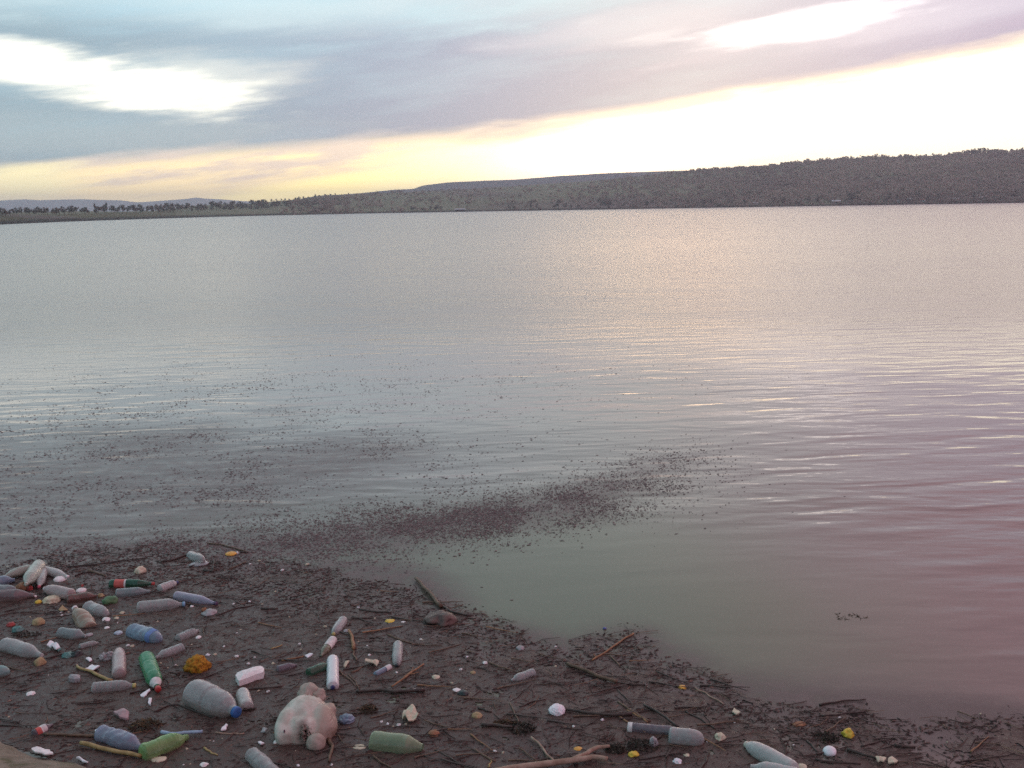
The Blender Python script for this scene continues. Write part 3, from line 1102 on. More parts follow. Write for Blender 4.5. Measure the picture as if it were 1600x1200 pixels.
CAPC = {'blue': (0.04, 0.13, 0.36), 'red': (0.42, 0.045, 0.04), 'white': (0.72, 0.72, 0.70), 'yellow': (0.55, 0.45, 0.16), 'purple': (0.10, 0.05, 0.11), 'black': (0.025, 0.03, 0.035),
        'pink': (0.48, 0.08, 0.12), 'navy': (0.04, 0.05, 0.16), 'cream': (0.55, 0.52, 0.42), 'lightblue': (0.20, 0.36, 0.50)}
CAPM = {k: solid(k + "_cap", c) for k, c in CAPC.items()}
LABC = {'red': (0.50, 0.10, 0.08), 'white': (0.62, 0.60, 0.57), 'cream': (0.50, 0.43, 0.35), 'blue': (0.13, 0.23, 0.45)}
LABM = {k: solid(k + "_paper", c, 0.6) for k, c in LABC.items()}
BOTTLES = "plastic bottles floating in the drift"
seedc = [0]


def bottle(label, pa, pb, dia, kind, mat, cap=None, bands=(), crumple=0.05, sink=0.30, tilt=0.0, flat=1.0, name="plastic_bottle", cat="bottle", group=BOTTLES, end=1.0, zup=0.0):
    """pa base end, pb neck end (photograph pixels), dia apparent diameter"""
    seedc[0] += 1
    sd = seedc[0]
    mid = ((pa[0] + pb[0]) / 2, (pa[1] + pb[1]) / 2)
    dep = depth_at(P(*mid))
    rad = dia / 2 * dep / F
    zc = rad * flat * (1 - 2 * sink) + zup
    A, B = P(*pa, zc), P(*pb, zc)
    L = max((B - A).length, rad * 1.2)
    c = (A + B) / 2
    o = empty(name, (c.x, c.y, zc), math.atan2(B.y - A.y, B.x - A.x))
    o.rotation_euler = (random.uniform(-1, 1) * 0.2, R(tilt), o.rotation_euler[2])
    tag(o, label, cat, group)
    V, Fc = lathe(kind, L, rad, 0.0, end, 22, crumple, sd, 0, 44, flat)
    mesh_obj("bottle_body", V, Fc, PL[mat], o, True)
    if cap:
        rc = max(rad * 0.36, 0.013)
        lc = max(0.022, L * 0.06)
        n = 14
        x0 = L * 0.5 - lc * 0.7
        V, Fc = [], []
        rings = ((x0, rc * 0.92), (x0, rc), (x0 + lc * .85, rc), (x0 + lc, rc * .85), (x0 + lc, 0.0005))
        for (xx, rr) in rings:
            for i in range(n):
                th = 2 * math.pi * i / n
                k = rr * (1.03 if i % 2 else 0.98)
                V.append((xx, k * math.cos(th), k * math.sin(th)))
        for a_ in range(len(rings) - 1):
            for i in range(n):
                j = (i + 1) % n
                Fc.append((a_ * n + i, a_ * n + j, (a_ + 1) * n + j, (a_ + 1) * n + i))
        mesh_obj("cap", V, Fc, CAPM[cap], o, True)
    for (t0, t1, lc_) in bands:
        V, Fc = lathe(kind, L, rad, t0, t1, 22, crumple, sd, 0.0018, 12, flat)
        mesh_obj("paper_label", V, Fc, LABM[lc_], o, True)
    return o


# heap at the far left
bottle("pale blue bottle lying at the left frame edge, beside the greenish bottle heap", (-26, 913), (24, 906), 20, 'soda', 'blue', crumple=.06)
bottle("slim pale bottle, farthest left one of the heap, neck pointing left", (47, 888), (4, 902), 14, 'slim', 'palegreen', 'cream', crumple=.08, zup=.03)
bottle("grey green bottle on top of the left heap, neck end pointing down towards the viewer", (62, 882), (40, 914), 20, 'soda', 'palegreen', crumple=.08, zup=.06)
bottle("small clear bottle with a pink cap beside the grey green bottle", (68, 893), (61, 917), 13, 'slim', 'clear', 'pink', zup=.03)
bottle("pale clear bottle pointing right behind the white foam dome", (66, 890), (106, 901), 14, 'slim', 'milky', 'white', zup=.02)
bottle("large mauve brown bottle low in the water at the left frame edge", (-30, 935), (54, 930), 24, 'soda', 'mauve', crumple=.08)
bottle("grey bottle end at the left frame edge between the pale blue and the mauve bottle", (-34, 924), (26, 921), 17, 'stub', 'teal', crumple=.1, zup=.05)
bottle("pinkish beige bottle with a small white cap in the left heap", (113, 930), (70, 920), 19, 'stub', 'pinkish', 'white', crumple=.06, zup=.02)
bottle("reddish brown bottle lying right of the pinkish beige one", (104, 938), (152, 931), 17, 'soda', 'redbrown', crumple=.08)
bottle("dark green bottle with a red and white label and a red cap", (171, 913), (240, 912), 15, 'slim', 'darkgreen', 'red', ((.14, .36, 'red'), (.361, .40, 'white')), zup=.01)
bottle("grey teal bottle lying just in front of the dark green bottle", (181, 928), (235, 924), 16, 'slim', 'teal', crumple=.05)
bottle("short clouded bottle with a dark blue cap, alone behind the long grey bottle", (249, 921), (277, 910), 14, 'ribbed', 'milky', 'navy', crumple=.07)
bottle("violet grey bottle with a purple cap tapering to the right", (274, 931), (338, 943), 16, 'slim', 'violet', 'purple', crumple=.03)
bottle("long clear grey bottle with a light blue cap beside the violet one", (214, 951), (288, 944), 22, 'soda', 'clear', 'lightblue', crumple=.05)
bottle("stubby grey bottle sloping down to the right below the reddish brown bottle", (136, 948), (168, 961), 20, 'stub', 'grey', crumple=.10)
bottle("fat beige bottle with brown stains and a white cap, seen nearly end on", (141, 976), (117, 959), 26, 'jug', 'tan', 'white', crumple=.10, tilt=-18)
bottle("grey teal bottle half sunk left of the blue crumpled bottle", (92, 990), (134, 994), 20, 'soda', 'teal', crumple=.08)
bottle("large clear bottle with its neck to the right, near the left frame edge", (6, 1008), (66, 1025), 26, 'slim', 'grey', crumple=.05)
bottle("thin clear bottle above the white folded shard, pointing right", (124, 1012), (154, 1004), 11, 'ribbed', 'clear', crumple=.06)
bottle("aqua bottle cut by the left frame edge", (-40, 1054), (16, 1050), 24, 'stub', 'aqua', crumple=.06)
bottle("pinkish clear bottle pointing straight away from the bank, beside a torn bag", (186, 1056), (186, 1014), 21, 'stub', 'pinkish', crumple=.05)
bottle("ribbed clear bottle with a pale yellow cap", (144, 1076), (211, 1071), 20, 'ribbed', 'clear', 'yellow', crumple=.02)
bottle("pale blue crumpled bottle with a turquoise shoulder", (204, 986), (252, 1000), 25, 'stub', 'blue', crumple=.14, bands=((.68, .80, 'blue'),))
bottle("small clear ribbed bottle, right of the pale blue crumpled bottle", (277, 999), (310, 985), 15, 'ribbed', 'clear', crumple=.08)
bottle("small clear ribbed bottle pointing down to the green bottle with the red cap", (286, 1012), (243, 1028), 16, 'ribbed', 'grey', crumple=.06)
bottle("bright green bottle with a white neck and red cap and a torn cream label", (228, 1026), (247, 1077), 25, 'soda', 'green', 'red', ((.80, .93, 'white'),), crumple=.06, zup=.01)
bottle("biggest clouded bottle, fat and dented, with a blue cap", (302, 1082), (370, 1113), 47, 'jug', 'grey', 'blue', crumple=.05, sink=.22)
bottle("short pale pot beside the biggest bottle", (379, 1083), (386, 1106), 21, 'pot', 'milky', crumple=.05, name="plastic_pot", cat="pot", group="small pots floating in the drift")
bottle("steel blue crumpled bottle touching the light green bottle", (156, 1145), (224, 1170), 29, 'soda', 'steel', crumple=.16)
bottle("light green bottle with a torn cream label at lower left", (221, 1180), (294, 1151), 32, 'soda', 'lime', crumple=.08)
bottle("small bottle with a red and white label lying near the bank", (52, 1147), (82, 1132), 13, 'slim', 'dark', bands=((.10, .34, 'red'), (.341, .62, 'white')), crumple=.10)
bottle("clear crumpled bottle cut by the bottom of the picture at lower left", (392, 1178), (440, 1222), 27, 'soda', 'clear', crumple=.12)
# middle
bottle("small grey bottle with a yellow cap above the white and olive bottle", (537, 968), (521, 991), 15, 'stub', 'grey', 'yellow', crumple=.05)
bottle("small bottle, white above and olive below", (521, 999), (502, 1025), 14, 'soda', 'olive', None, ((.02, .55, 'white'),), crumple=.04)
bottle("white bottle with a dark blue cap, pointing straight at the viewer", (520, 1030), (520, 1074), 19, 'pot', 'white', 'navy', crumple=.02)
bottle("dull grey bottle low in the water, right of the white foam bar", (433, 1047), (464, 1039), 13, 'slim', 'dark', crumple=.06)
bottle("dark green bottle just left of the white bottle", (481, 1053), (513, 1040), 17, 'stub', 'darkgreen', crumple=.05)
bottle("small clear bottle with a black cap, pointing straight at the viewer", (622, 1006), (620, 1040), 16, 'stub', 'clear', 'black', crumple=.05)
bottle("small pale blue tube with a white end right of the white bottle", (610, 1042), (586, 1054), 9, 'tube', 'blue', None, ((.0, .35, 'white'),), crumple=.01, name="plastic_tube", cat="tube", group="small tubes floating in the drift")
bottle("small grey ribbed bottle alone in the middle of the drift", (835, 1051), (799, 1063), 14, 'ribbed', 'grey', crumple=.06)
bottle("faded green bottle, biggest green one, low middle of the drift", (580, 1159), (667, 1169), 34, 'slim', 'fadedgreen', crumple=.03, end=.93)
# right
bottle("thin smoky bottle lying end to end with the rounded grey bottle", (1050, 1143), (980, 1137), 17, 'tube', 'dark', None, ((.88, .99, 'white'),), crumple=.02)
bottle("rounded grey bottle lying right of the thin smoky bottle", (1045, 1151), (1101, 1156), 30, 'stub', 'grey', crumple=.04)
bottle("large clear bottle with a small cream cap at the bottom right", (1242, 1206), (1166, 1163), 29, 'stub', 'milky', 'cream', crumple=.04)
bottle("pale bottle cut by the bottom of the picture under the large clear one", (1248, 1212), (1172, 1197), 24, 'soda', 'milky', crumple=.05)
bottle("small bent bottle at the far edge of the drift mat", (297, 864), (318, 880), 16, 'stub', 'clear', crumple=.14, tilt=-8)


# ------------------------------------------------------------------ lumps, shards, scraps
def ico(sub):
    bm = bmesh.new()
    bmesh.ops.create_icosphere(bm, subdivisions=sub, radius=1.0)
    V = [v.co.copy() for v in bm.verts]
    Fc = [tuple(v.index for v in f.verts) for f in bm.faces]
    bm.free()
    return V, Fc


ICO = {k: ico(k) for k in (2, 3, 4)}
PIECE = "pieces of litter floating in the drift"


def lump_mesh(name, sx, sy, sz, amp, freq, seed, sub=3, ridged=False, drop=0.35):
    V0, Fc = ICO[sub]
    V = []
    for v in V0:
        q = Vector((v.x * freq + seed * 5.3, v.y * freq + seed * 1.7, v.z * freq))
        if ridged:
            d = 0.6 - 1.5 * abs(mnoise.noise(q)) - 0.7 * abs(mnoise.noise(q * 2.3)) + 0.4 * mnoise.noise(q * 0.6)
        else:
            d = mnoise.noise(q) + 0.45 * mnoise.noise(q * 2.2)
        k = 1.0 + amp * d
        V.append((v.x * k * sx, v.y * k * sy, v.z * k * sz + sz * drop))
    me = bpy.data.meshes.new(name)
    me.from_pydata(V, [], Fc)
    return me


def dims(px, py, w, h):
    p = P(px, py)
    dep = depth_at(p)
    sx = w / 2 * dep / F
    s = CAM_H / (p - Vector((0, 0, CAM_H))).length
    c = math.sqrt(1 - s * s)
    hh = h / 2 * dep / F
    sy = min(sx * 1.0, hh / s * 0.85)
    rest = max(hh * hh - (sy * s) ** 2, (hh * 0.45) ** 2)
    return p, sx, sy, math.sqrt(rest) / c


def lump(label, px, py, w, h, mat, name, cat, group=PIECE, amp=0.3, freq=1.3, sub=3, ridged=False, smooth_=True, rot=None, zup=0.0):
    seedc[0] += 1
    p, sx, sy, sz = dims(px, py + h * 0.18, w, h)
    me = lump_mesh(name, sx, sy, sz, amp, freq, seedc[0], sub, ridged)
    o = link(name, me, mat, None, smooth_)
    o.location = (p.x, p.y, zup)
    o.rotation_euler = (0, 0, random.uniform(-0.3, 0.3) if rot is None else rot)
    return tag(o, label, cat, group)


def shard(label, pts, mat, name, cat, group=PIECE, thick=0.008, z=0.014, bend=0.012):
    """a flat broken plate: outline as points on the water, real thickness, slightly warped"""
    seedc[0] += 1
    c = [P(x, y, z) for x, y in pts]
    ctr = sum(c, Vector()) / len(c)
    ring = []
    for i in range(len(c)):
        a_, b_ = c[i], c[(i + 1) % len(c)]
        ring += [a_, a_.lerp(b_, 0.33) + Vector((random.uniform(-1, 1), random.uniform(-1, 1), 0)) * 0.004, a_.lerp(b_, 0.66) + Vector((random.uniform(-1, 1), random.uniform(-1, 1), 0)) * 0.004]
    n = len(ring)
    V, Fc = [], []

    def lift(q):
        return bend * mnoise.noise(Vector((q.x * 14, q.y * 14, seedc[0])))
    for s in (1, -1):
        for k in (1.0, 0.55):
            for q in ring:
                w = ctr.lerp(q, k)
                V.append((w.x - ctr.x, w.y - ctr.y, lift(w) * 1.6 + s * thick / 2 + (thick * 0.4 if k < 1 and s > 0 else 0)))
        V.append((0, 0, lift(ctr) * 1.6 + s * thick / 2 + (thick * 0.5 if s > 0 else 0)))
    m_ = 2 * n + 1
    for i in range(n):
        j = (i + 1) % n
        Fc.append((i, j, n + j, n + i))
        Fc.append((n + i, n + j, 2 * n))
        Fc.append((m_ + j, m_ + i, m_ + n + i, m_ + n + j))
        Fc.append((m_ + n + j, m_ + n + i, m_ + 2 * n))
        Fc.append((j, i, m_ + i, m_ + j))
    o = mesh_obj(name, V, Fc, mat)
    o.location = ctr
    return tag(o, label, cat, group)


FOAM = rough_mat("white_foam", (0.72, 0.70, 0.66), (0.88, 0.87, 0.84), 60.0, 0.8, 0.004, 0.3)
FOAMY = rough_mat("yellowed_foam", (0.46, 0.41, 0.27), (0.66, 0.61, 0.46), 60.0, 0.85, 0.004, 0.3)
WPLAS = rough_mat("white_scrap", (0.74, 0.73, 0.74), (0.88, 0.87, 0.88), 30.0, 0.45, 0.002, 0.5)
PINKP = rough_mat("dusty_pink_board", (0.32, 0.21, 0.22), (0.44, 0.31, 0.31), 30.0, 0.6, 0.002)
ORANGE = rough_mat("orange_sponge", (0.22, 0.09, 0.012), (0.48, 0.24, 0.03), 60.0, 0.9, 0.008, 0.2)
YELLOW = rough_mat("yellow_scrap", (0.55, 0.36, 0.03), (0.72, 0.52, 0.07), 40.0, 0.5, 0.002)
YORANGE = rough_mat("amber_plastic", (0.55, 0.27, 0.03), (0.70, 0.38, 0.06), 40.0, 0.45, 0.001)
TANL = rough_mat("tan_scrap", (0.28, 0.20, 0.10), (0.42, 0.31, 0.17), 40.0, 0.8, 0.003)
BEIGE = rough_mat("beige_skin", (0.30, 0.25, 0.20), (0.42, 0.35, 0.29), 25.0, 0.6, 0.004)
CREAM = rough_mat("cream_scrap", (0.48, 0.42, 0.30), (0.64, 0.57, 0.42), 40.0, 0.7, 0.004)
TEALS = rough_mat("teal_scrap", (0.05, 0.14, 0.13), (0.13, 0.27, 0.24), 30.0, 0.5, 0.003)
GREENS = rough_mat("green_scrap", (0.06, 0.13, 0.06), (0.11, 0.21, 0.09), 30.0, 0.6, 0.004)
DBLUE = rough_mat("blue_crumpled_plastic", (0.07, 0.12, 0.18), (0.21, 0.28, 0.36), 22.0, 0.35, 0.004)
PBLUE = rough_mat("pale_blue_scrap", (0.35, 0.44, 0.52), (0.50, 0.58, 0.64), 30.0, 0.4, 0.002)
RED = rough_mat("red_scrap", (0.25, 0.03, 0.03), (0.38, 0.06, 0.05), 30.0, 0.5, 0.002)
BROWN = rough_mat("soaked_bark", (0.055, 0.030, 0.024), (0.12, 0.068, 0.052), 16.0, 0.5, 0.012, 0.5)
ORBR = rough_mat("orange_brown_scrap", (0.22, 0.10, 0.05), (0.34, 0.17, 0.09), 30.0, 0.7, 0.004)
GREYS = rough_mat("grey_scrap", (0.26, 0.25, 0.25), (0.38, 0.37, 0.37), 30.0, 0.5, 0.003)
FILM = plastic("torn_clear_film", (0.46, 0.45, 0.46), 0.55)

# named white foam and caps
lump("big white foam dome beside the heap of pale bottles", 94, 905, 20, 11, FOAM, "foam_float", "foam float", amp=.16)
lump("lumpy yellowish white foam block below the pinkish bottle", 81, 937, 26, 14, FOAMY, "foam_block", "foam block", amp=.34, freq=1.9)
o = lump("round white float with a red knob near the green bottle", 127, 923, 16, 10, FOAM, "float", "float", amp=.08)
b = link("knob", lump_mesh("knob", .012, .012, .012, .1, 1, 3, 2), RED, o, True); b.location = (0.0, 0.02, 0.045)
lump("yellow cap just left of the lumpy foam block", 60, 941, 10, 8, YELLOW, "bottle_top", "bottle cap", amp=.10)
lump("small white chip above the yellow cap", 54, 932, 7, 5, FOAM, "foam_chip", "foam chip", amp=.3)
shard("tan curled leaf below the lumpy foam block", [(91, 952), (98, 948), (106, 951), (99, 955)], TANL, "leaf", "leaf", thick=.004)
lump("orange brown scrap in the heap at far left", 37, 917, 22, 15, ORBR, "scrap", "scrap", amp=.4, ridged=True, zup=.0)
lump("dark red scrap hanging from the orange brown one", 47, 920, 9, 10, RED, "red_scrap", "scrap", amp=.4, ridged=True)
lump("green torn scrap below the grey teal bottle", 172, 939, 22, 16, GREENS, "green_scrap", "scrap", amp=.4, ridged=True)
lump("yellow brown leafy scrap left of the green torn scrap", 158, 931, 9, 8, TANL, "leaf_scrap", "scrap", amp=.45, ridged=True)
lump("teal crumpled scrap near the left edge", 28, 984, 16, 12, TEALS, "teal_scrap", "scrap", amp=.45, ridged=True)
lump("rounded tan lump beside the teal crumpled scrap", 61, 972, 20, 14, TANL, "tan_lump", "lump", amp=.2)
lump("small dark red scrap left of the teal one", 17, 976, 12, 9, RED, "red_scrap", "scrap", amp=.45, ridged=True)
lump("small pale grey lump at the nose of the half sunk teal bottle", 139, 992, 12, 7, GREYS, "grey_lump", "lump", amp=.2)
lump("white foam chip with a square corner, right of the fat beige bottle", 166, 968, 12, 8, FOAM, "foam_chip", "foam chip", amp=.35)
lump("white chip just below the square cornered foam chip", 167, 981, 9, 5, FOAM, "foam_chip", "foam chip", amp=.3)
lump("bluish white chip left of the pale blue crumpled bottle", 185, 989, 13, 8, PBLUE, "plastic_chip", "plastic chip", amp=.3, smooth_=False)
lump("yellowish foam chip above the bluish white one", 191, 958, 8, 6, FOAMY, "foam_chip", "foam chip", amp=.35)
lump("yellowish foam crumb next to the square cornered foam chip", 182, 966, 8, 5, FOAMY, "foam_chip", "foam chip", amp=.35)
lump("small tan lump with a red top by the neck of the large clear bottle", 63, 1035, 17, 16, TANL, "tan_lump", "lump", amp=.25)
o = shard("white folded shard with a teal side", [(73, 1008), (80, 1003), (88, 1005), (94, 1013), (88, 1016), (80, 1010)], WPLAS, "folded_shard", "shard", z=.03, bend=.035)
shard("grey green plastic flap joined under the white folded shard", [(84, 1009), (90, 1006), (96, 1014), (91, 1018)], TEALS, "plastic_flap", "plastic scrap", z=.012)
lump("dark teal torn hoop left of the torn bag", 106, 1024, 18, 11, TEALS, "torn_hoop", "scrap", amp=.5, ridged=True)
lump("black hollow scrap beside the dark teal torn hoop", 120, 1022, 16, 12, solid("black_scrap", (.025, .03, .03)), "black_scrap", "scrap", amp=.5, ridged=True)
shard("white chip above the white diamond shaped shard", [(134, 1029), (138, 1026), (144, 1032), (139, 1034)], WPLAS, "plastic_chip", "plastic chip")
shard("white diamond shaped shard above the yellow stick", [(133, 1044), (144, 1038), (156, 1043), (146, 1048)], WPLAS, "white_shard", "shard", z=.02)
lump("torn clear bag beside the pinkish clear bottle", 167, 1027, 20, 17, FILM, "torn_bag", "bag", amp=.55, freq=1.7, sub=4, ridged=True, smooth_=False)
shard("grey beige block with square corners above the pink board", [(107, 1062), (109, 1057), (126, 1058), (125, 1063), (116, 1064)], GREYS, "square_block", "block", thick=.03, z=.02, bend=.0)
lump("white curled chip near the left edge above the bank", 48, 1084, 14, 8, FOAM, "foam_chip", "foam chip", amp=.4, freq=2)
shard("dusty pink board with a point to the left", [(177, 1111), (194, 1108), (202, 1116), (199, 1122), (187, 1121)], PINKP, "pink_board", "board", thick=.014, z=.03)
lump("white shell like chip right of the small clear ribbed bottle", 310, 996, 9, 6, FOAM, "foam_chip", "foam chip", amp=.2)
lump("orange crumpled sponge, brightest orange piece of the drift", 308, 1040, 38, 30, ORANGE, "orange_sponge", "sponge", amp=.42, freq=1.6, sub=4, ridged=True)
shard("long white foam bar beside the fat clouded bottle", [(368, 1060), (370, 1056), (407, 1045), (413, 1049), (412, 1055), (374, 1068)], FOAM, "foam_bar", "foam bar", thick=.045, z=.025, bend=.002)
shard("white chip under the ribbed bottle's yellow cap", [(219, 1085), (234, 1077), (235, 1080), (224, 1088)], WPLAS, "white_chip", "plastic chip")
shard("white sliver below the ribbed bottle", [(231, 1098), (233, 1091), (237, 1092), (236, 1101)], WPLAS, "white_chip", "plastic chip")
shard("white chip tucked behind the steel blue crumpled bottle", [(148, 1141), (158, 1136), (163, 1138), (151, 1145)], WPLAS, "white_chip", "plastic chip", z=.02)
shard("white oval sole lying on the edge of the bank", [(49, 1170), (58, 1168), (78, 1172), (83, 1177), (70, 1179), (54, 1175)], FOAM, "white_sole", "sole", z=.03)
shard("narrow white strip at the waterline right of the white oval sole", [(119, 1184), (123, 1183), (138, 1190), (136, 1192)], WPLAS, "white_strip", "strip", z=.02)
shard("torn white paper below the blue cap of the biggest bottle", [(345, 1141), (353, 1131), (356, 1134), (352, 1140)], WPLAS, "paper_scrap", "paper", z=.02)
lump("white foam lump at the bottom edge left of the crumpled bottle", 319, 1195, 13, 9, FOAM, "foam_lump", "foam lump", amp=.3)
lump("tan striped scrap under the light green bottle", 248, 1186, 26, 10, CREAM, "label_scrap", "scrap", amp=.25, freq=2)
o = lump("amber yellow can floating alone at the far edge of the drift mat", 361, 865, 18, 8, YORANGE, "amber_can", "can", amp=.05, rot=0.0)
lump("small white lump at the right end of the amber can", 371, 864, 4, 5, FOAM, "foam_chip", "foam chip", amp=.2)
lump("white crumpled lump above the dark green bottle", 219, 892, 18, 14, CREAM, "crumpled_lump", "lump", amp=.4, ridged=True)
lump("beige film spread under the bent bottle at the far edge of the mat", 312, 880, 28, 9, FILM, "plastic_film", "film", amp=.4, ridged=True)
lump("brown and white scrap below the purple cap", 327, 957, 22, 12, GREYS, "scrap", "scrap", amp=.5, ridged=True)
lump("orange brown bit beside the brown and white scrap", 319, 953, 8, 8, ORBR, "scrap", "scrap", amp=.4, ridged=True)
lump("small white foam chip in front of the violet bottle", 300, 948, 6, 5, FOAM, "foam_chip", "foam chip", amp=.25)
# middle
lump("small grey lump right of the yellow capped bottle", 541, 986, 10, 6, GREYS, "grey_lump", "lump", amp=.2)
shard("white sliver left of the white bottle", [(476, 1024), (483, 1021), (489, 1023), (481, 1026)], WPLAS, "white_chip", "plastic chip")
shard("cream shard right of the white bottle", [(537, 1040), (541, 1033), (546, 1032), (545, 1037), (539, 1042)], CREAM, "cream_shard", "shard", z=.02)
TRI = [(570, 1036), (575, 1030), (578, 1033), (584, 1028), (588, 1031), (592, 1034), (589, 1038)]
shard("white and yellow bent plastic piece near the pale blue tube", TRI, CREAM, "bent_plastic", "plastic scrap", z=.03, bend=.03)
lump("white knob touching the bent plastic piece", 577, 1024, 5, 5, FOAM, "foam_chip", "foam chip", amp=.25)
lump("pale bean shaped chip right of the orange twig", 681, 1058, 13, 8, CREAM, "pale_chip", "plastic chip", amp=.25)
lump("yellow leafy bit in the upper middle of the drift", 609, 970, 15, 6, YELLOW, "yellow_leaf", "leaf", amp=.5, ridged=True)
lump("white chip right of the yellow leafy bit", 630, 972, 9, 4, FOAM, "foam_chip", "foam chip", amp=.3)
lump("big dark brown bark lump at the edge of the mat", 689, 966, 46, 27, BROWN, "bark_lump", "bark", amp=.28, freq=1.5, sub=4)
lump("small pale chip lying on the near side of the bark lump", 681, 974, 10, 5, CREAM, "pale_chip", "plastic chip", amp=.3)
lump("blue crumpled plastic touching the right side of the pale sack", 541, 1124, 24, 18, DBLUE, "crumpled_plastic", "plastic scrap", amp=.38, freq=1.8, ridged=True, smooth_=False)
shard("cream shell like piece above the faded green bottle", [(628, 1118), (634, 1108), (645, 1104), (655, 1116), (650, 1122), (638, 1126)], CREAM, "cream_shell", "shell", z=.03, bend=.05)
lump("small orange cone right of the faded green bottle", 678, 1146, 17, 12, ORBR, "orange_cone", "cone", amp=.35, freq=2.2, ridged=True)
lump("red and white scrap left of the faded green bottle", 562, 1167, 20, 8, CREAM, "scrap", "scrap", amp=.4, ridged=True)
lump("round white bead left of the beige ball", 431, 1160, 8, 7, FOAM, "foam_bead", "foam bead", amp=.05)
shard("white chip left of the round white bead", [(403, 1160), (408, 1158), (413, 1160), (408, 1163)], WPLAS, "white_chip", "plastic chip", z=.02)
shard("pinkish grey bent piece left of the pale sack", [(407, 1142), (411, 1137), (418, 1140), (414, 1144)], GREYS, "bent_piece", "plastic scrap", z=.02)
lump("white crumpled ball alone in the drift, right of the middle", 870, 1110, 25, 21, WPLAS, "crumpled_ball", "ball", amp=.16, freq=2.4, sub=4, ridged=True, smooth_=False)
lump("white chip on a dark scrap in the middle of the drift", 713, 1078, 13, 7, FOAM, "foam_chip", "foam chip", amp=.25)
lump("dark scrap carrying a white chip", 724, 1083, 16, 11, solid("black_scrap", (.025, .03, .03)), "dark_scrap", "scrap", amp=.5, ridged=True)
lump("yellow chip in the middle of the drift", 739, 1051, 9, 6, TANL, "yellow_chip", "plastic chip", amp=.2)
lump("pale tan leaf left of the dark sticks in the lower middle", 745, 1118, 16, 11, TANL, "pale_leaf", "leaf", amp=.3, ridged=True)
lump("yellow oval chip above the pale forked branch", 903, 1170, 15, 8, YORANGE, "yellow_chip", "plastic chip", amp=.1)
lump("bright yellow green leaf under the smoky bottle", 990, 1179, 16, 11, YELLOW, "yellow_leaf", "leaf", amp=.5, ridged=True)
lump("cream foam cube right of the rounded grey bottle", 1125, 1152, 17, 15, CREAM, "foam_cube", "foam block", amp=.28, freq=1.4, smooth_=False)
shard("cream triangle floating near the right end of the mat", [(1144, 1111), (1147, 1103), (1157, 1113), (1150, 1115)], CREAM, "cream_triangle", "shard", z=.02)
lump("small orange chip at the upper right of the mat", 1066, 1073, 14, 7, YORANGE, "orange_chip", "plastic chip", amp=.3)
lump("long orange brown bit near the right part of the mat", 1249, 1131, 23, 8, ORBR, "orange_chip", "bark", amp=.35, freq=2.0)
lump("yellow leaf floating above the round white float", 1325, 1147, 18, 17, YELLOW, "yellow_leaf", "leaf", amp=.5, ridged=True)
lump("round white float at the lower right", 1296, 1174, 21, 18, WPLAS, "round_float", "float", amp=.06)
lump("grey film scrap hanging below the smoky bottle", 1021, 1162, 13, 17, FILM, "plastic_film", "film", amp=.5, ridged=True)
lump("white chip below the rounded grey bottle", 1073, 1180, 10, 6, CREAM, "pale_chip", "plastic chip", amp=.3)
lump("white torn film near the bottom edge, right of the forked branch", 1058, 1190, 12, 10, WPLAS, "torn_film", "film", amp=.6, ridged=True, smooth_=False)
lump("round cream end of a sunken pot at the bottom right of the large clear bottle", 1253, 1198, 16, 11, CREAM, "sunken_pot", "pot", amp=.1)
shard("left half of a split pale shell at the lower right", [(1368, 1185), (1375, 1181), (1385, 1183), (1382, 1190), (1372, 1191)], CREAM, "split_shell", "shell", z=.025, bend=.03)
shard("right half of a split pale shell at the lower right", [(1388, 1186), (1394, 1182), (1403, 1187), (1397, 1192), (1388, 1192)], CREAM, "split_shell", "shell", z=.025, bend=.03)
lump("tiny blue scrap at the outer edge of the mat", 945, 982, 6, 5, solid("blue_scrap", (.10, .11, .30)), "blue_scrap", "scrap", amp=.3)
lump("red and white scrap in the upper middle right of the drift", 813, 1013, 12, 8, GREYS, "scrap", "scrap", amp=.4, ridged=True)
lump("white chip left of the small grey ribbed bottle", 758, 1036, 8, 6, FOAM, "foam_chip", "foam chip", amp=.3)

